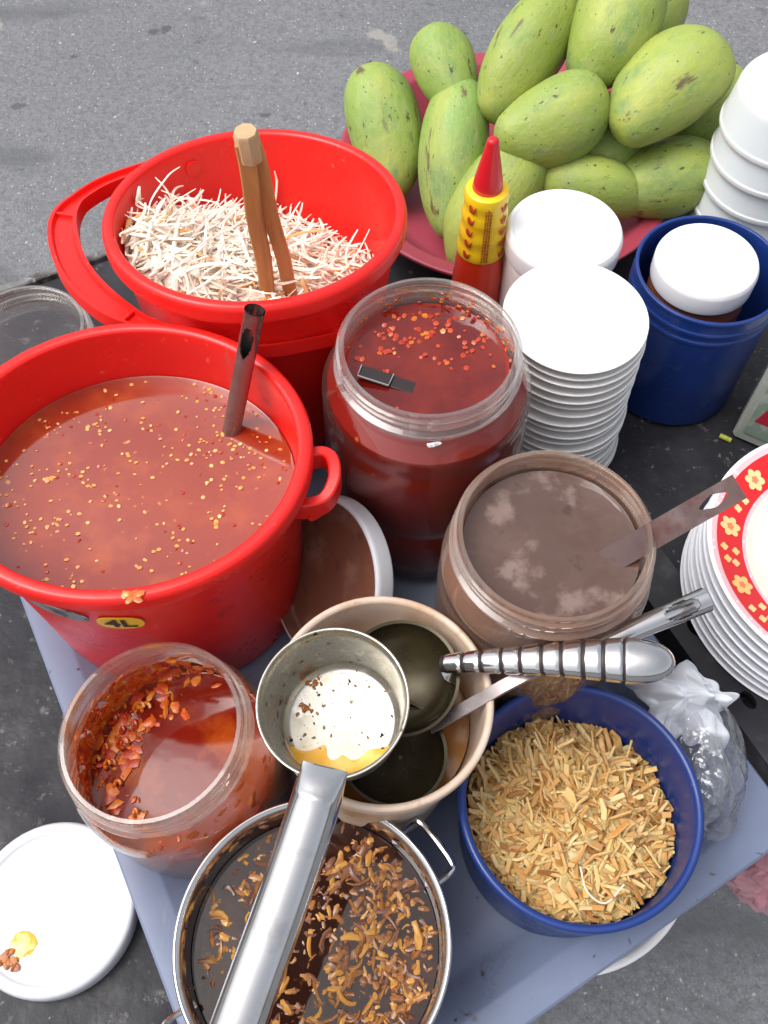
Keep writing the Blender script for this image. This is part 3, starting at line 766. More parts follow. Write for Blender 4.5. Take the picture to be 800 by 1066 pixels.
# brown sauce jar
KX, KY = .0954, .2579
j2 = thing('clear_jar', 'cloudy brown-smeared jar of brown sauce in front of the white plate stack', 'jar', (KX, KY, TZ), group='open clear plastic jars')
obj('jar_wall', jar_mesh(.0575, .1855, .0625), ['clear_brown', 'clear_rim_brown'], j2)
s2 = thing('brown_sauce', 'thick brown fermented sauce with painted pale reflections in the cloudy jar', 'sauce', (KX, KY, TZ+.006))
mb = content(.0575, .1855, .0625, .1685); mb.xf(Matrix.Translation((0, 0, -.006))); obj('sauce_body', mb, ['brown_sauce', 'brown_sauce'], s2)
sp = thing('sauce_spoon', 'sauce-smeared flat steel spoon handle with a diamond hole rising from the brown sauce', 'spoon', (.1297, .2497, .1745))
o_ = Vector((.1297, .2497, .1745)); e_ = Vector((.1935, .2735, .2145))
F_ = frame((0, 0, 0), e_-o_, (-.1, -.45, 1)); Ls = (e_-o_).length
mb = MB(); box(mb, (-.045, -.0074, -.0009), (Ls*.60+.0001, .0074, .0009), mat=F_)
holed_slab(mb, Ls*.20, .0074, .0018, .0090, .0036, 1.25, mat=F_ @ Matrix.Translation((Ls*.80, 0, 0)))
obj('handle', mb, 'steel_sauce', sp)
mb = MB(); lathe(mb, [(0, 0), (.013, .002), (.020, .008), (.0195, .009), (.012, .003), (0, .001)], 32, mat=F_ @ Matrix.Translation((-.062, 0, -.004))); obj('bowl', mb, 'steel_sauce', sp)

# small orange jar, leaning a little
RX, RY = -.1330, .1660
tilt = Euler((R(-1), R(-6), 0))
rm = Matrix.Translation((RX, RY, .1255)) @ tilt.to_matrix().to_4x4()
base = rm @ Vector((0, 0, -.116))
j3 = thing('clear_jar', 'clear jar with orange chili stuck inside its wall at the tray corner', 'jar', base, tilt, 'open clear plastic jars')
obj('jar_wall', jar_mesh(.0560, .116, .0625, waist=False, neck=.020), ['clear_red', 'clear_rim_orange'], j3)
s3 = thing('chili_oil', 'orange red chili in oil half filling the leaning clear jar', 'sauce', base, tilt)
L3 = .052
mb = content(.0560, .116, .0625, L3, waist=False, neck=.020); obj('sauce_body', mb, ['jar_chili', 'jar_chili_oil'], s3)
mb = MB()
hb = .116-.02-.012
for i in range(620):       # rings and scraps of chili stuck on the wall above the oil
    a = rng.gauss(2.75, .75) if rng.random() < .8 else rng.random()*6.28
    z = L3+abs(rng.gauss(0, .018))
    if z > .100: continue
    q = .0592 if z < hb-.004 else max(.0485, .0592-(z-hb+.004)*.65)
    s = rng.uniform(.0012, .0055)
    blob(mb, (q*math.cos(a), q*math.sin(a), z), (.0009, s, s*rng.uniform(.3, 1)), 1 if rng.random() < .3 else 0, Matrix.Rotation(a, 3, 'Z') @ Matrix.Rotation(rng.random()*3, 3, 'X'), .7)
for i in range(130):        # floating on the oil, mostly at the left
    a = rng.gauss(2.6, .7); q = rng.uniform(.030, .060)
    s = .0012+.0052*rng.random()**2
    blob(mb, (q*math.cos(a), q*math.sin(a), L3+.0003), (s, s*rng.uniform(.35, .9), .0012), rng.choice([0, 0, 1]), Matrix.Rotation(rng.random()*6, 3, 'Z'), .6)
for i in range(12):        # chili rings
    rr_ = rng.uniform(.5, 1.2); a = rng.gauss(2.9, .5); q = rng.uniform(.036, .058); c = Vector((q*math.cos(a), q*math.sin(a), L3+.002)); s = rng.uniform(.0018, .0036)
    tube(mb, [c+Vector((s*math.cos(t*PI/5)*rr_, s*math.sin(t*PI/5), .0010*math.sin(t))) for t in range(rng.choice([7, 9, 11]))], .0013, 6, mi=rng.choice([0, 1]))
o = obj('chili_scraps', mb, ['residue', 'flake'], s3); o['kind'] = 'stuff'

# empty jar far left
j4 = thing('clear_jar', 'empty clear jar behind the chili soup bucket at the cart edge', 'jar', (-.270, .478, 0), group='open clear plastic jars')
obj('jar_wall', jar_mesh(.0480, .105, .0530, waist=False, neck=.020), ['clear', 'clear_rim'], j4)

# ------------------------------------------------------------------ chili sauce bottle
bt = thing('sauce_bottle', 'slim red chili sauce bottle with yellow label and pointed red cap', 'bottle', (.0756, .556, 0))
mb = MB(); lathe(mb, rnd([(0, 0), (.0195, 0), (.0215, .003), (.0210, .055), (.0200, .085), (.0176, .115), (.0160, .150), (.0150, .168), (.0112, .170), (.0112, .174), (0, .174)], .003), 48); obj('bottle_body', mb, 'bottle', bt)
def br(z):
    P_ = [(.085, .0200), (.115, .0176), (.150, .0160), (.168, .0150)]
    for (a, ra1), (b, rb1) in zip(P_, P_[1:]):
        if z <= b: return ra1+(rb1-ra1)*(z-a)/(b-a)
    return .0150
mb = MB(); pr = [(br(.112+.058*i/14)+.0009+.0007*math.sin(i*1.6), .112+.058*i/14) for i in range(15)]
lathe(mb, [(pr[0][0]-.0012, .112)]+pr+[(.0135, .1712), (.0108, .1715)], 48); lab = obj('label', mb, 'label_y', bt)
def lab_pt(a, z, o_=.0019): return ((br(z)+o_)*math.cos(a), (br(z)+o_)*math.sin(a), z)
mb = MB()
for a0, flip in ((-2.25, 1), (-.75, -1)):       # columns of little pepper shapes
    for i in range(5):
        z0 = .117+.0108*i
        pts = [lab_pt(a0+flip*.30*(t/8-.5), z0+.0045*(t/8-.5)**2*4*1.0+flip*0) for t in range(9)]
        sweep(mb, pts, [circ(.0002+.0020*math.sin(PI*min(1, .12+t/8*.95)), 6, .0004) for t in range(9)], up=(math.cos(a0), math.sin(a0), 0))
obj('pepper_print', mb, 'label_mark', lab)
mb = MB()
for c_ in range(3):                             # lines of tiny unreadable print running up the label
    a0 = -1.62+.11*c_; z = .115
    while z < .163:
        ln = rng.uniform(.0008, .0024)
        tube(mb, [lab_pt(a0, z), lab_pt(a0, z+ln)], .0007, 5); z += ln+.0012
obj('small_print', mb, 'label_text', lab)
mb = MB(); lathe(mb, rnd([(0, .1705), (.0106, .1705), (.0108, .176), (.0098, .182), (.0048, .208), (.0042, .2125), (.0026, .2140), (0, .2140)], .0012), 32); obj('cap', mb, 'cap_red', bt)

# ------------------------------------------------------------------ lidded tub, small plates, blue tub, milky tubs
tb = thing('lidded_tub', 'white screw-lid tub between the mango basket and the plate stack', 'tub', (.1370, .5490, 0))
mb = MB(); lathe(mb, rnd([(0, 0), (.039, 0), (.0425, .004), (.0425, .112), (.0405, .118), (0, .118)], .003), 64); obj('tub_body', mb, 'tub', tb)
mb = MB(); lathe(mb, rnd([(.0405, .1185), (.0445, .1185), (.0447, .134), (.0425, .1385), (.040, .1390), (.0385, .1378), (0, .1378)], .0016), 64); obj('lid', mb, 'white', tb)

ORD = ['topmost', 'second', 'third', 'fourth', 'fifth', 'sixth', 'seventh', 'eighth', 'ninth', 'tenth', 'eleventh', 'twelfth', 'thirteenth', 'fourteenth', 'fifteenth', 'sixteenth', 'seventeenth', 'eighteenth', 'nineteenth', 'twentieth']
NPL = 18; gap = .0083
mb = MB()
lathe(mb, rnd([(0, 0), (.028, 0), (.029, -.002), (.031, -.002), (.034, .0012), (.046, .0055), (.0502, .0078), (.0508, .0088), (.0498, .0094), (.0455, .0075), (.035, .0040), (.030, .0028), (0, .0026)], .0012), 72)
proto = tag(obj('small_plate', mb, 'melamine'), '', 'plate', 'small white plates in the stack behind the chili jar')
for i in range(NPL):
    o = proto if i == 0 else proto.copy()
    if i: COL.objects.link(o)
    zt = .1425-gap*i
    o.location = (.1333+rng.uniform(-.002, .002)+.0003*i, .4513+rng.uniform(-.0018, .0018)-.0002*i, zt+rng.uniform(-.0010, .0010))
    o.rotation_euler = (rng.uniform(-.022, .022), rng.uniform(-.022, .022), rng.random()*6)
    o['label'] = ('topmost small white plate, fully visible on the stack beside the chili jar' if i == 0 else 'small white plate, %s from the top of the stack beside the chili jar' % ORD[i])

bt2 = thing('blue_tub', 'tall dark blue tub with screw rim holding a white-lidded jar', 'tub', (.2440, .5165, 0))
mb = MB()
lathe(mb, rnd([(0, 0), (.051, 0), (.0545, .004), (.0550, .104), (.0560, .105), (.0560, .108), (.0550, .109), (.0550, .113), (.0560, .114), (.0560, .117), (.0550, .118), (.0550, .126), (.0558, .127), (.0558, .130),
    (.0530, .130), (.0525, .124), (.0520, .008), (.049, .005), (0, .005)], .001), 96); obj('tub_body', mb, 'blue', bt2)
ij = thing('lidded_jar', 'white-lidded jar of brown paste standing inside the tall blue tub', 'jar', (.2395, .5167, .0055))
mb = MB(); lathe(mb, rnd([(0, 0), (.034, 0), (.037, .004), (.037, .100), (.0345, .108), (.0345, .118), (0, .118)], .003), 64); obj('jar_wall', mb, 'jar_paste', ij)
mb = MB(); lathe(mb, rnd([(.0350, .114), (.0383, .114), (.0385, .130), (.0368, .1338), (.0345, .1342), (.0335, .1335), (0, .1335)], .0015), 64); obj('lid', mb, 'white', ij)

TUBL = ['topmost', 'second from the top', 'third from the top', 'fourth from the top', 'second from the bottom', 'lowest']
mb = MB()
lathe(mb, rnd([(0, .0430), (.040, .0430), (.0460, .0410), (.0495, .035), (.0535, .005), (.0547, .0045), (.0547, 0), (.0525, 0), (.0515, .003), (.0475, .034), (.040, .0405), (0, .0405)], .004), 72)
proto = tag(obj('milky_tub', mb, 'tub'), '', 'tub', 'upturned milky plastic tubs stacked beside the mangoes')
for i in range(6):
    o = proto if i == 0 else proto.copy()
    if i: COL.objects.link(o)
    o.location = (.3290+rng.uniform(-.001, .001), .662+rng.uniform(-.001, .001), .1375-.0274*i+.0005); o.rotation_euler = (0, 0, rng.random()*6)
    o['label'] = 'upturned milky white plastic tub, %s of the stack right of the mangoes' % TUBL[i]

# printed clear pack at the right edge
px_, py_ = Vector((.2873, .4529, 0)), Vector((.345, .4200, 0))
F_ = frame(px_, py_-px_)
pk = thing('snack_pack', 'clear printed pack with a red letter standing behind the floral plates', 'package', px_)
mb = MB(); Fl = F_.copy(); Fl.translation = (0, 0, 0)
box(mb, (0, 0, .001), (.10, .055, .095), mat=Fl, bev=.003); obj('pack_body', mb, 'pack', pk)
mb = MB(); box(mb, (.007, -.0012, .014), (.094, -.0002, .088), mat=Fl); pn = obj('printed_panel', mb, 'pack_green', pk)
vs, fs = text_mesh('E', .040, .0022, .25)
mb = MB(); mb.add([Fl @ Vector((.0205+v.x, -.0016, .046+v.y)) for v in vs], fs)
obj('lettering', mb, 'pack_red', pn, smooth=False)

# ------------------------------------------------------------------ floral plates at the right
FX, FY, FR = .3135, .2990, .0960
NF = 8
def plate_prof(r):
    return rnd([(0, 0), (r*.55, 0), (r*.56, -.0025), (r*.59, -.0025), (r*.62, .001), (r*.86, .0095), (r*.985, .0150), (r, .0166), (r*.985, .0175), (r*.86, .0122), (r*.66, .0040), (r*.60, .0026), (0, .0024)], .002)
mb = MB(); lathe(mb, plate_prof(FR), 96)
proto = tag(obj('dinner_plate', mb, 'grey_melamine'), '', 'plate', 'stacked plates under the floral plate')
for i in range(NF-1):
    o = proto if i == 0 else proto.copy()
    if i: COL.objects.link(o)
    o.location = (FX-.0005*i+rng.uniform(-.001, .001), FY-.0003*i+rng.uniform(-.001, .001), .0640-.0085*i); o.rotation_euler = (rng.uniform(-.006, .006), rng.uniform(-.006, .006), rng.random()*6)
    o['label'] = 'pale plate, %s below the red floral plate at the right edge' % (['first', 'second', 'third', 'fourth', 'fifth', 'sixth', 'lowest'][i])
fp = thing('floral_plate', 'white plate with a red band of yellow flowers and cream centre, atop its stack', 'plate', (FX, FY, .0725))
mb = MB(); lathe(mb, plate_prof(FR), 96); obj('plate_body', mb, 'melamine', fp)
def pz(q):
    P_ = [(0, .0024), (.60, .0026), (.66, .0040), (.86, .0122), (.985, .0175)]
    q /= FR
    for (a, za), (b, zb) in zip(P_, P_[1:]):
        if q <= b: return za+(zb-za)*(q-a)/(b-a)
    return .0175
def ringband(mb, r0, r1, up, mi=0, wav=0):
    seg, nr = 144, 8; vs, fs = [], []
    for i in range(nr+1):
        for k in range(seg):
            a = 2*PI*k/seg
            q = r0+(r1-r0)*i/nr
            if wav and i == 0: q += wav*math.sin(a*36)
            vs.append((q*math.cos(a), q*math.sin(a), pz(q)+up))
    for i in range(nr):
        for k in range(seg): fs.append((i*seg+k, (i+1)*seg+k, (i+1)*seg+(k+1) % seg, i*seg+(k+1) % seg))
    mb.add(vs, fs, mi)
mb = MB()
ringband(mb, FR*.72, FR*.925, .0006, 0); ringband(mb, FR*.885, FR*.965, .0003, 1); ringband(mb, FR*.685, FR*.745, .0003, 1)
def petal(mb, q0, a0, r, n, mi, up):
    c = Vector((q0*math.cos(a0), q0*math.sin(a0), 0)); vs = [(c.x, c.y, pz(q0)+up)]; m_ = n*8
    for i in range(m_):
        t = 2*PI*i/m_; rr = r*(.68+.32*abs(math.cos(t*n/2)))
        x, y = c.x+rr*math.cos(t), c.y+rr*math.sin(t); vs.append((x, y, pz(math.hypot(x, y))+up))
    mb.add(vs, [(0, 1+i, 1+(i+1) % m_) for i in range(m_)], mi)
for k in range(22):
    a0 = 2*PI*k/22
    if k % 2 == 0:
        petal(mb, FR*.822, a0, .0078, 6, 2, .0010); petal(mb, FR*.822, a0, .0028, 5, 3, .0013)
    else:
        for dq, da in ((.78, -.05), (.86, .04), (.80, .07), (.87, -.07)): petal(mb, FR*dq, a0+da, .0030, 4, 2, .0010)
obj('floral_band', mb, ['band_red', 'band_pink', 'flower', 'flower_core'], fp)
mb = MB(); mb2 = []
seg = 96; vs = [(0, 0, pz(0)+.0003)]+[(FR*.69*math.cos(2*PI*k/seg), FR*.69*math.sin(2*PI*k/seg), pz(FR*.69)+.0003) for k in range(seg)]
vs = [(0, 0, pz(0)+.0003)]; fs = []
for i, q in enumerate([.2, .4, .58, .62, .66, .69]):
    vs += [(FR*q*math.cos(2*PI*k/seg), FR*q*math.sin(2*PI*k/seg), pz(FR*q)+.0003) for k in range(seg)]
fs = [(0, 1+k, 1+(k+1) % seg) for k in range(seg)]
for i in range(5): fs += [(1+i*seg+k, 1+(i+1)*seg+k, 1+(i+1)*seg+(k+1) % seg, 1+i*seg+(k+1) % seg) for k in range(seg)]
mb.add(vs, fs); obj('plate_centre', mb, 'cream', fp)

# ------------------------------------------------------------------ mango basket and mangoes
bk = (.115, .740)
mb = MB()
prof = rnd([(0, .002), (.105, .002), (.112, 0), (.118, .004), (.146, .038), (.158, .0405), (.1585, .044), (.156, .045), (.143, .0425), (.116, .010), (.108, .0055), (0, .005)], .003)
lathe(mb, prof, 96)
tag(obj('fruit_basket', mb, 'basket', loc=(bk[0], bk[1], 0)), 'shallow dull red plastic basin piled with green mangoes', 'basket') 
bpy.data.objects['fruit_basket'].data.transform(Matrix.Translation((bk[0], bk[1], 0)))
bpy.data.objects['fruit_basket'].location = (bk[0], bk[1], .0005)

def mango_mesh(seed):
    mb = MB(); nt_, np_ = 30, 40; vs = []; r0 = random.Random(seed)
    sk = r0.uniform(.04, .20); fl = r0.uniform(.82, .96); beak = r0.uniform(.02, .12); bl = r0.uniform(.70, .92); eg = r0.uniform(.04, .20)
    for i in range(nt_+1):
        th = PI*i/nt_; z = math.cos(th)
        rad = math.sin(th)**bl*(1+eg*z-.05*z*z)
        for k in range(np_):
            p = 2*PI*k/np_
            x, y = rad*math.cos(p), rad*math.sin(p)*fl
            x += sk*(z*z-.4)+beak*math.exp(-((z+.85)/.2)**2)
            q = Vector((x, y, z)); dn = .05*noise.noise(q*1.3+Vector((seed, 0, 0)))
            vs.append((x*(1+dn), y*(1+dn), z))
    fs = [(i*np_+k, i*np_+(k+1) % np_, (i+1)*np_+(k+1) % np_, (i+1)*np_+k) for i in range(nt_) for k in range(np_)]
    mb.add(vs, fs); return mb
# fruit: px along/around, size (half length, half width), long-axis angle seen from the stall, lean, height -- all baked to metres below
CR, CU, CF = Vector((1, 0, 0)), Vector((0, .8660, .5)), Vector((0, .5, -.8660))
MG = [ # x, y, z, half length, half width, angle, lean, roll, label
 (0.0018, 0.7546, 0.062, 0.0618, 0.0349, 104, 0.05, 0.3, 'plain green mango at the left end of the pile, upright against the basin rim'),
 (0.0562, 0.7755, 0.110, 0.0397, 0.0294, 112, -0.10, 1.3, 'small pale speckled green mango peeping up behind the two left mangoes'),
 (0.0625, 0.7094, 0.068, 0.0711, 0.0338, 85, 0.10, 2.0, 'long smooth green mango leaning upright, second from the left of the pile'),
 (0.1247, 0.7639, 0.135, 0.0644, 0.0360, 57, 0.00, 4.2, 'big green mango slanting up at the top left of the pile'),
 (0.1437, 0.6988, 0.115, 0.0509, 0.0370, 24, 0.12, 0.9, 'green mango with a dark brown scar in the middle of the pile'),
 (0.0968, 0.6592, 0.060, 0.0645, 0.0348, 57, 0.15, 3.3, 'yellowish green mango half hidden behind the red sauce bottle'),
 (0.1956, 0.7639, 0.160, 0.0538, 0.0391, 66, 0.05, 5.3, 'rounded green mango at the very top of the pile, cut by the photo edge'),
 (0.2358, 0.7092, 0.140, 0.0555, 0.0394, 39, 0.08, 2.6, 'large yellow green mango with a brown scratch, upper right of the pile'),
 (0.2503, 0.6854, 0.066, 0.0497, 0.0377, 16, 0.05, 1.8, 'green mango low at the right, above the blue tub'),
 (0.1839, 0.6743, 0.066, 0.0502, 0.0315, 170, 0.05, 4.8, 'green mango lying flat just behind the white tub lid'),
 (0.2930, 0.7531, 0.085, 0.0481, 0.0306, 58, 0.00, 3.9, 'pale green mango tucked under the upper right mango beside the milky tubs'),
 (0.1948, 0.7187, 0.075, 0.0476, 0.0329, 30, 0.00, 0.2, 'shaded green mango barely showing in the gap at the centre of the pile'),
 (0.2427, 0.8317, 0.125, 0.0457, 0.0317, 65, 0.00, 1.1, 'green mango edge peeking out behind the top right mango'),
]
protos = []
for s in (1, 2, 3, 4, 5, 6):
    t = thing('mango', '', 'mango', group='green mangoes in the red basin')
    obj('fruit', mango_mesh(s), 'mango', t)
    mb = MB(); tube(mb, [(.0, 0, .985), (.005, 0, 1.03), (.012, .004, 1.06)], .075, 8); obj('stem', mb, 'stem', t)
    protos.append(t)
used = set()
for i, (x, y, z, hl, hw, an, lean, roll, lab_) in enumerate(MG):
    a = R(an); ax = (CR*math.cos(a)+CU*math.sin(a)-CF*lean).normalized()
    sd = ax.cross(CF).normalized(); th = ax.cross(sd)
    m3 = Matrix((sd, th, ax)).transposed() @ Matrix.Rotation(roll, 3, 'Z')
    p = protos[i % 6]
    if i % 6 in used: p = dup(p, (x, y, z))
    used.add(i % 6)
    p.location = (x, y, z); p.rotation_euler = m3.to_euler(); p.scale = (hw, hw, hl); p['label'] = lab_

# ------------------------------------------------------------------ cream bucket, ladles, dipper
WX, WY = -.0020, .1770
wtilt = (0, R(3), 0)
wb = thing('cream_bucket', 'cream plastic bucket with stained rim holding brown broth and two ladles', 'bucket', (WX-.006, WY, TZ), wtilt)
mb = MB(); lathe(mb, rnd([(0, .002), (.045, .002), (.047, 0), (.050, .003), (.0575, .128), (.0612, .130), (.0622, .136), (.0620, .142), (.0600, .1430), (.0578, .1415), (.0570, .132), (.048, .008), (0, .006)], .002), 96); obj('bucket_body', mb, 'cream_bucket', wb)
br_ = thing('brown_broth', 'orange brown broth in the cream bucket', 'broth', (WX-.006, WY, TZ), wtilt)
BZ = .098
mb = MB(); lathe(mb, [(0, BZ), (.05, BZ), (.0535, BZ+.0008), (.0538, BZ-.001), (.047, .010), (0, .009)], 72); obj('broth_body', mb, 'broth', br_)

def bowl(mb, r, dp, mat, mi=0, th=.0012, seg=56, n=14):
    outer = [(r*math.sin(PI/2*i/n), -dp*math.cos(PI/2*i/n)) for i in range(n+1)]
    inner = [((r-th)*math.sin(PI/2*i/n), -(dp-th)*math.cos(PI/2*i/n)) for i in range(n, -1, -1)]
    lathe(mb, outer+[(r+.0006, .0006)]+inner, seg, mi, mat)
# ridged ladle
ro = Vector((.0095, .1920, .139))
rl = thing('soup_ladle', 'shiny steel ladle with a ridged rounded handle lying across the cream bucket rim', 'ladle', ro)
mb = MB(); bowl(mb, .0330, .023, Matrix.Rotation(R(8), 4, 'X') @ Matrix.Rotation(R(-6), 4, 'Y')); obj('bowl', mb, 'dark_bowl', rl)
h0, h1 = Vector((.0330, .1975, .146))-ro, Vector((.1530, .1835, .184))-ro
mb = MB(); n = 110; pts, secs, ridx = [], [], []
for i in range(n+1):
    t = i/n; r = .0056+(.0126-.0056)*min(1, t/.80)**1.1
    if t > .80: r *= math.sqrt(max(.0, 1-((t-.80)/.20)**2.4))
    rr = max(r, .0004)
    if t < .79:
        ph_ = (t*11.6) % 1
        if ph_ < .17: rr *= .90
    pts.append(h0.lerp(h1, t)+Vector((0, 0, .006*math.sin(t*PI)))); secs.append(circ(rr, 28, rr*.82)); ridx.append(1 if (t < .79 and ((t*11.6) % 1) < .19) else 0)
sweep(mb, pts, secs)
q = 0
for i in range(n):
    for j in range(28): mb.m[i*28+j] = ridx[i]
obj('handle', mb, ['steel', 'groove'], rl, angle=60)
mb = MB(); sweep(mb, smooth_path([Vector((.0315, -.001, -.001)), Vector((.0270, .001, .005)), h0+Vector((.004, 0, .001))], 8), rect(.0085, .0022)); obj('neck', mb, 'steel', rl)

# plain ladle with a tube handle
po = Vector((.0050, .1545, .1235))
pl = thing('soup_ladle', 'plain steel ladle with a hollow tube handle end, running under the ridged handle', 'ladle', po)
mb = MB(); bowl(mb, .0310, .0155, Matrix.Rotation(R(10), 4, 'Y')); obj('bowl', mb, 'dark_bowl', pl)
a, b, c = Vector((.0260, .1670, .125))-po, Vector((.0742, .1857, .1545))-po, Vector((.1818, .2281, .166))-po
c2 = b.lerp(c, .22)
mb = MB(); pts = smooth_path([a, a.lerp(b, .5), b, c2], 8)
sweep(mb, pts, [rect(.0075, .0018+.0035*(i/(len(pts)-1))**3) for i in range(len(pts))]); obj('shank', mb, 'steel_dark', pl)
mb = MB(); pipe(mb, c2-(c-c2)*.02, c, .0046, .0072, (.70, .93, .75), up=(-.2, -.4, 1)); obj('handle', mb, 'steel', pl)

# deep steel dipper resting on the cream bucket
do = Vector((-.0231, .1630, .1480))
dtilt = Euler((R(4), R(-4), 0))
dp = thing('steel_dipper', 'deep stainless dipper with a long flat handle lying over the cream bucket and pot', 'dipper', do, dtilt)
dm = (Matrix.Translation(do) @ dtilt.to_matrix().to_4x4()).inverted()
mb = MB(); lathe(mb, rnd([(0, 0), (.029, 0), (.0325, .003), (.0368, .038), (.0382, .0425), (.0392, .0430), (.0392, .0442), (.0378, .0442), (.0362, .0400), (.0318, .0045), (.029, .0018), (0, .0015)], .0012), 96); obj('cup', mb, 'steel_inner', dp)
mb = MB()
wpts = [(-.0290, .1275, .1905), (-.0310, .1195, .1870), (-.0345, .1085, .1810), (-.0480, .0720, .1640), (-.0690, .0180, .1420), (-.090, -.040, .120)]
pts = smooth_path([dm @ Vector(p) for p in wpts], 8); n = len(pts)
secs = []
for i in range(n):
    t = i/(n-1); wd = .0235 if t < .12 else .0235+(.0265-.0235)*min(1, t/.8)
    if t > .85: wd *= 1-.25*((t-.85)/.15)**2
    h = .0015+.0110*min(1, t/.28)
    m_ = 14; secs.append([(wd/2*math.cos(PI*j/m_), h*math.sin(PI*j/m_)**.8 if 0 < j < m_ else 0) for j in range(m_+1)]+[(-wd*.30, .0005-.001), (wd*.30, .0005-.001)])
sweep(mb, pts, secs); obj('handle', mb, 'steel', dp, angle=50)
oil = thing('oil_residue', 'yellow orange oil and chili crumbs left in the bottom of the dipper', 'oil', do, dtilt)
mb = MB(); vs, fs = [], []
nA, nR = 60, 6
for i in range(nR+1):
    for k in range(nA+1):
        a = R(-168)+R(150)*k/nA
        r0 = .0318-.0135*math.sin(PI*k/nA)*(1+.8*noise.noise(Vector((k*.09, 0, 4)))); q = r0+(.0316-r0)*i/nR
        vs.append((q*math.cos(a), q*math.sin(a), .0022+.0028*(i/nR)**2))
fs = [(i*(nA+1)+k, (i+1)*(nA+1)+k, (i+1)*(nA+1)+k+1, i*(nA+1)+k+1) for i in range(nR) for k in range(nA)]
mb.add(vs, fs); obj('oil_film', mb, 'oil', oil)
mb = MB()
for i in range(60):
    a, q = rng.random()*6.28, .030*math.sqrt(rng.random()); s = .0003+.0011*rng.random()**2.5
    blob(mb, (q*math.cos(a), q*math.sin(a), .0022), (s, s*.6, s*.5), rng.choice([0, 1]), Matrix.Rotation(rng.random()*6, 3, 'Z'), .6)
for cx_, cy_ in ((-.020, .008), (-.016, .021)):
    for i in range(14):
        s = rng.uniform(.0007, .0019); blob(mb, (cx_+rng.gauss(0, .0022), cy_+rng.gauss(0, .0014), .0024), (s, s*.7, s*.5), 1, Matrix.Rotation(rng.random()*6, 3, 'Z'), .6)
o = obj('crumbs', mb, ['groove', 'crumb'], oil); o['kind'] = 'stuff'

# ------------------------------------------------------------------ pot of braised strips
PX, PY = -.0387, .0592
pt = thing('steel_pot', 'small stainless pot of dark broth with brown braised strips', 'pot', (PX, PY, TZ))
mb = MB(); lathe(mb, rnd([(0, 0), (.066, 0), (.0705, .004), (.0715, .075), (.0735, .0835), (.0755, .0865), (.0757, .0885), (.0742, .0895), (.0715, .0870), (.0700, .080), (.0690, .008), (.065, .002), (0, .002)], .0016), 112); obj('pot_body', mb, 'steel', pt)
for a0 in (38, 218):
    a = R(a0); u = Vector((math.cos(a), math.sin(a), 0)); s = Vector((-math.sin(a), math.cos(a), 0))
    mb = MB(); tube(mb, smooth_path([u*.0715+s*.017+Vector((0, 0, .066)), u*.083+s*.0175+Vector((0, 0, .072)), u*.0875+s*.013+Vector((0, 0, .075)), u*.0875-s*.013+Vector((0, 0, .075)), u*.083-s*.0175+Vector((0, 0, .072)), u*.0715-s*.017+Vector((0, 0, .066))], 6), .0019, 8); obj('handle', mb, 'steel', pt)
    for k in (-1, 1):
        mb = MB(); blob(mb, u*.0698+s*.015*k+Vector((0, 0, .074)), (.0032, .0032, .0032)); obj('rivet', mb, 'steel', pt)
ms = thing('braised_strips', 'brown braised strips floating in dark oily broth in the steel pot', 'stew', (PX, PY, TZ))
PZ = .062
mb = MB(); lathe(mb, [(0, PZ), (.05, PZ), (.0694, PZ+.0006), (.0696, PZ-.001), (.0686, .008), (0, .004)], 80); obj('broth_body', mb, 'dark_broth', ms)
mb = MB()
def chunk(mb, c, ln, wd, th, az, tilt_, mi, bend=.3):
    n = 5; pts = []
    d_ = Vector((math.cos(az)*math.cos(tilt_), math.sin(az)*math.cos(tilt_), math.sin(tilt_))); s = Vector((-math.sin(az), math.cos(az), 0))
    for i in range(n+1):
        t = i/n-.5; pts.append(Vector(c)+d_*t*ln+s*bend*ln*(t*t-.1)+Vector((0, 0, -abs(t)*.1*ln)))
    secs = []
    for i in range(n+1):
        k = .40+.60*math.sin(PI*(.10+.80*i/n)); k *= rng.uniform(.70, 1.25)
        secs.append([(wd/2*k*math.cos(2*PI*j/7)*rng.uniform(.8, 1.2), th/2*k*math.sin(2*PI*j/7)*rng.uniform(.8, 1.2)) for j in range(7)])
    sweep(mb, pts, secs, mi=mi)
k = 0
while k < 1350:
    a, q = rng.random()*6.28, .066*math.sqrt(rng.random()); x, y = q*math.cos(a), q*math.sin(a)
    # open broth shows at the left, packed strips at the right and front
    f = .62+.9*noise.noise(Vector((x*60, y*60, 3)))+(.08 if x > .0 else 0)
    if rng.random() > f: continue
    z = PZ+rng.uniform(-.0024, -.0001)+(.0008 if x > .02 else 0); u_ = rng.random()
    mi = 0 if u_ < .48 else 1 if u_ < .78 else 2
    ln = .003+.014*rng.random()**1.7; chunk(mb, (x, y, z), ln, rng.uniform(.0018, .0046), rng.uniform(.0018, .0036), rng.gauss(.9, .9), rng.gauss(0, .16), mi, rng.gauss(0, .7)); k += 1
chunk(mb, (.0575, .005, PZ+.004), .015, .005, .004, 1.75, .1, 2, .2)
o = obj('strips', mb, ['meat', 'meat_dark', 'meat_gold'], ms); o['kind'] = 'stuff'

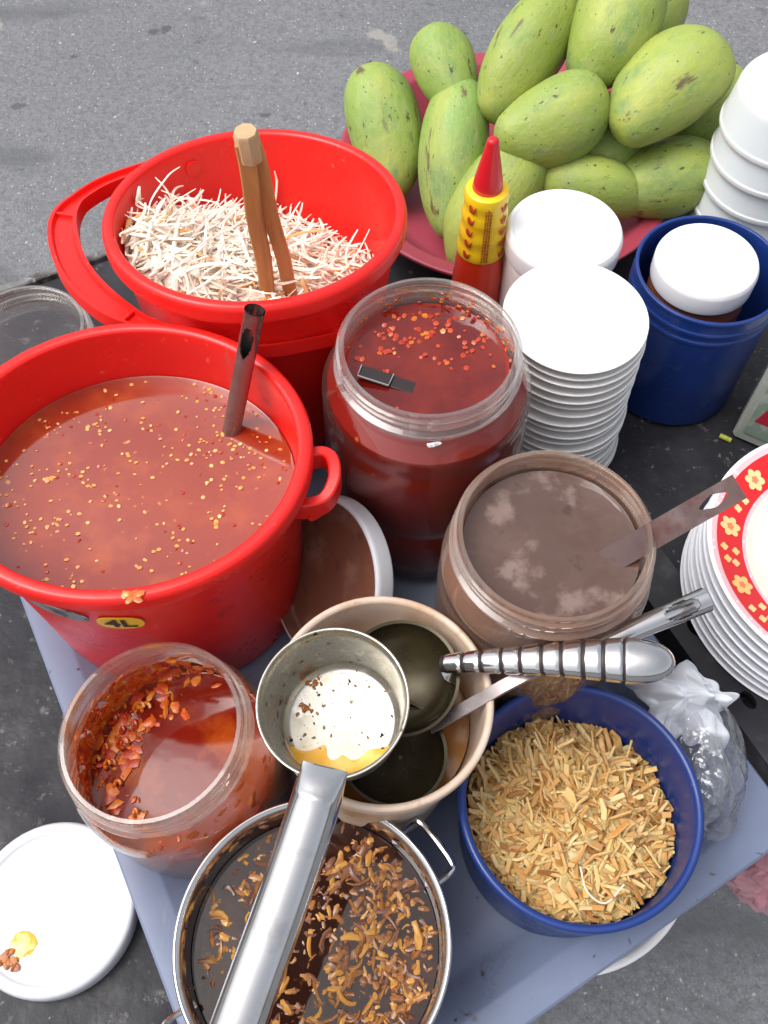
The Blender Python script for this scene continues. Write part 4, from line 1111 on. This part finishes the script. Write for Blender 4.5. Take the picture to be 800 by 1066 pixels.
# ------------------------------------------------------------------ blue tub of fried shallots
SX, SY = .1140, .1335
t3 = thing('blue_tub', 'round blue plastic tub full of golden fried shallots at the tray front', 'tub', (SX, SY, TZ))
mb = MB(); lathe(mb, rnd([(0, .002), (.059, .002), (.062, 0), (.0650, .004), (.0675, .068), (.0690, .069), (.0690, .0735), (.0672, .0745), (.0676, .079), (.0708, .0800), (.0712, .0850), (.0712, .0870), (.0700, .0885), (.0680, .0885), (.0662, .0870),
    (.0655, .076), (.063, .008), (.058, .005), (0, .005)], .0012), 112); obj('tub_body', mb, 'blue', t3)
sh = thing('fried_shallots', 'golden fried shallot slivers heaped in the round blue tub', 'fried shallots', (SX, SY, TZ))
def shh(x, y): return .0495+.0125*(1-(math.hypot(x+.002, y+.010)/.062)**2)+.004*noise.noise(Vector((x*45, y*45, 8)))-.10*max(0, x)-.13*y
mb = MB(); rows = []
for i in range(11):
    rr = .0625*i/10; rows += [(rr*math.cos(2*PI*k/48), rr*math.sin(2*PI*k/48)) for k in range(48)]
mb.add([(x, y, shh(x, y)-.003) for x, y in rows], [(i*48+k, (i+1)*48+k, (i+1)*48+(k+1) % 48, i*48+(k+1) % 48) for i in range(10) for k in range(48)])
o = obj('shallot_base', mb, 'shallot_heap', sh); o['kind'] = 'stuff'
mb = MB()
for i in range(1250):
    a, q = rng.random()*6.28, .0605*math.sqrt(rng.random()); x, y = q*math.cos(a), q*math.sin(a)
    u_ = rng.random()
    if u_ < .08: ln, wd = rng.uniform(.010, .016), rng.uniform(.0055, .0085)       # broad flakes
    elif u_ < .62: ln, wd = rng.uniform(.014, .032), rng.uniform(.0022, .0042)     # strips
    elif u_ < .90: ln, wd = rng.uniform(.014, .034), rng.uniform(.0013, .0024)     # slivers
    else: ln, wd = rng.uniform(.002, .005), rng.uniform(.0012, .003)               # crumbs
    z = shh(x, y)-.001+rng.random()*.0045
    curl = rng.gauss(0, .5); az = rng.random()*6.28; tl_ = rng.gauss(0, .25); bend = rng.gauss(0, .9)
    d_ = Vector((math.cos(az)*math.cos(tl_), math.sin(az)*math.cos(tl_), math.sin(tl_))); s = Vector((-math.sin(az), math.cos(az), 0)); pts = []
    for j in range(5):
        t = j/4-.5; p = Vector((x, y, z))+d_*t*ln+s*bend*ln*t*t+Vector((0, 0, curl*ln*(t*t-.08))); 
        qq = math.hypot(p.x, p.y)
        if qq > .0630: p.x *= .0630/qq; p.y *= .0630/qq
        pts.append(p)
    up = Vector((rng.gauss(0, .45), rng.gauss(0, .45), 1))
    sweep(mb, pts, [rect(wd*(.62+.38*math.sin(PI*(.15+.70*j/4)))*rng.uniform(.75, 1.2), .0012, .8) for j in range(5)], up=up, mi=(3 if rng.random() < .06 else 0 if rng.random() < .58 else 1))
for k in range(1):
    c = Vector((.012+.005*k, -.047+.004*k, shh(.015, -.045)+.006))
    tube(mb, smooth_path([c+Vector((-.012, .014, 0)), c+Vector((-.010, .0, .003)), c+Vector((.0, -.006, .002)), c+Vector((.012, .004+.004*k, .001))], 6), .0006, 6, mi=2)
o = obj('slivers', mb, ['shallot', 'shallot_pale', 'fibre', 'shallot_burnt'], sh); o['kind'] = 'stuff'

# ------------------------------------------------------------------ loose lids, bag, tissue and scraps
def lid_mesh(r, h=.013, top='lid', dirty=False):
    mb = MB()
    lathe(mb, rnd([(0, h), (r*.84, h), (r*.87, h+.0012), (r*.95, h+.0012), (r-.001, h), (r, h-.003), (r, .0012), (r-.001, 0), (r-.0028, 0), (r-.003, h-.004), (r*.9, h-.0035), (0, h-.0035)], .0012), 80,
          mi=(lambda i: 0)); return mb
ll = thing('jar_lid', 'white lid lying flat on the black cart top with an orange sauce stain', 'lid', (-.2085, .0869, .0005), (R(.5), 0, 0))
obj('lid_disc', lid_mesh(.0526), 'lid', ll)
mb = MB()
mx = MB(); lump_mesh(mx, (0, 0, 0), (.0082, .0070, .0005), .35, 1.6, 3, 2); mx.xf(Matrix.Translation((-.0140, -.0215, .0132)) @ Matrix.Rotation(.6, 4, 'Z')); obj('oil_stain', mx, 'oil', ll)
for i in range(14): blob(mb, (-.0215+rng.gauss(0, .0035), -.0300+rng.gauss(0, .0025), .0138), (.003, .0022, .0012), 0, Matrix.Rotation(rng.random()*6, 3, 'Z'), .6)
obj('chili_smear', mb, 'crumb', ll)

# stained lid standing on edge between the red bucket and the chili jar
nrm = Vector((.74, .34, -.58)).normalized()
cl = Vector((-.0330, .2870, .0720))
q_ = nrm.to_track_quat('Z', 'Y')
sl_ = thing('jar_lid', 'white-edged lid with brown sauce-stained inside, standing between bucket and jars', 'lid', cl, q_.to_euler())
mb = MB(); r = .057
lathe(mb, rnd([(r-.0030, -.012), (r-.001, -.012), (r, -.010), (r, .001), (r-.002, .003), (0, .003)], .001), 80); obj('lid_shell', mb, 'lid', sl_)
mb = MB(); lathe(mb, rnd([(0, .0005), (r-.0042, .0005), (r-.0031, -.002), (r-.0031, -.0118)], .001), 80); obj('lid_inside', mb, 'lid_dirty', sl_)
mb = MB(); G_ = 64
cr = random.Random(21)
folds = [(cr.uniform(0, PI), cr.uniform(28, 95), cr.random()*6, cr.uniform(.5, 1)) for _ in range(9)]
def tri(t): t = t % 1; return abs(2*t-1)
vs = []
for lay in (0, 1):
    for i in range(G_+1):
        for j in range(G_+1):
            u_, v_ = (i/G_-.5)*2, (j/G_-.5)*2
            x, y = u_*.5+.08*noise.noise(Vector((u_*2, v_*2, 1))), v_*.5+.08*noise.noise(Vector((u_*2, v_*2, 6)))
            h = 0
            for a_, f_, p_, w_ in folds:
                h += w_*(tri((x*math.cos(a_)+y*math.sin(a_)+.06*noise.noise(Vector((x*5, y*5, p_))))*f_*.055+p_)-.5)/(1+f_*.02)
            q_ = math.hypot(u_, v_)
            edge = 1+.16*math.sin(5*math.atan2(v_, u_)+1)+.10*math.sin(11*math.atan2(v_, u_))
            k_ = max(.25, 1-.5*q_*q_); vs.append((.1960+x*(.072-.014*q_)*edge+.006*h*k_, .2050+y*(.064-.012*q_)*edge-.005*h*k_, .044+.030*(1-min(1.2, q_)**2*.75)+.0135*h*k_-.0006*lay))
K_ = (G_+1)**2
fs = []
for i in range(G_):
    for j in range(G_):
        a_ = i*(G_+1)+j; fs.append((a_, a_+G_+1, a_+G_+2, a_+1)); fs.append((K_+a_+1, K_+a_+G_+2, K_+a_+G_+1, K_+a_))
for i in range(G_):
    for a_, b_ in ((i*(G_+1), (i+1)*(G_+1)), ((i+1)*(G_+1)+G_, i*(G_+1)+G_), (i+1, i), (G_*(G_+1)+i, G_*(G_+1)+i+1)): fs.append((a_, a_+K_, b_+K_, b_))
mb.add(vs, fs)
tag(obj('tissue_paper', mb, 'tissue', loc=(.196, .205, .05), angle=70), 'crumpled white tissue stuffed between the blue shallot tub and black rail', 'tissue')
mb = MB(); lump_mesh(mb, (.2020, .1730, .0400), (.026, .046, .036), .16, .9, 5, 5, flat=TZ, ridged=True)
lump_mesh(mb, (.2010, .1730, .0380), (.019, .036, .026), .22, 1.2, 5, 8, flat=TZ+.002, ridged=True)
tag(obj('plastic_bag', mb, 'bag', loc=(.1985, .173, .006), angle=60), 'crumpled clear plastic bag in the tray corner beside the tissue', 'bag')
mb = MB(); lump_mesh(mb, (.2930, .1220, -.0550), (.040, .030, .060), .22, 2.2, 5, 11, ridged=True)
re_ = ra+rd*(L-.018)+off
tube(mb, smooth_path([(.2930, .1220, -.030), (.2950, .1150, .002), re_+rs*.020+Vector((0, 0, -.004)), re_+rs*.019+Vector((0, 0, .006)), re_+Vector((0, 0, .0075)), re_-rs*.019+Vector((0, 0, .006)), re_-rs*.020+Vector((0, 0, -.012)), (.2900, .1180, -.028)], 6), lambda t: .0035+.006*max(0, 1-t*5), 8)
tag(obj('plastic_bag', mb, 'pink_bag', loc=(.2990, .106, -.02), angle=60), 'pale pink plastic bag hanging below the tray corner over the road', 'bag')
# white pail with a lid on the road, partly under the tray
wp = thing('white_pail', 'white round pail on the road, its rim edge showing under the tray', 'pail', (.1800, .2080, -.75))
mb = MB(); lathe(mb, rnd([(0, 0), (.105, 0), (.110, .005), (.128, .385), (.134, .387), (.135, .398), (.132, .400), (.128, .398), (.126, .390), (.107, .012), (0, .010)], .003), 96); obj('pail_body', mb, 'white', wp)
mb = MB(); tube(mb, smooth_path([(.2785, .4529, .0022), (.2825, .4500, .0028), (.2865, .4480, .0022)], 5), .0021, 8)
tag(obj('vegetable_scrap', mb, 'bean', loc=(.2825, .45, 0)), 'small yellow green vegetable scrap on the black cart top', 'food scrap')
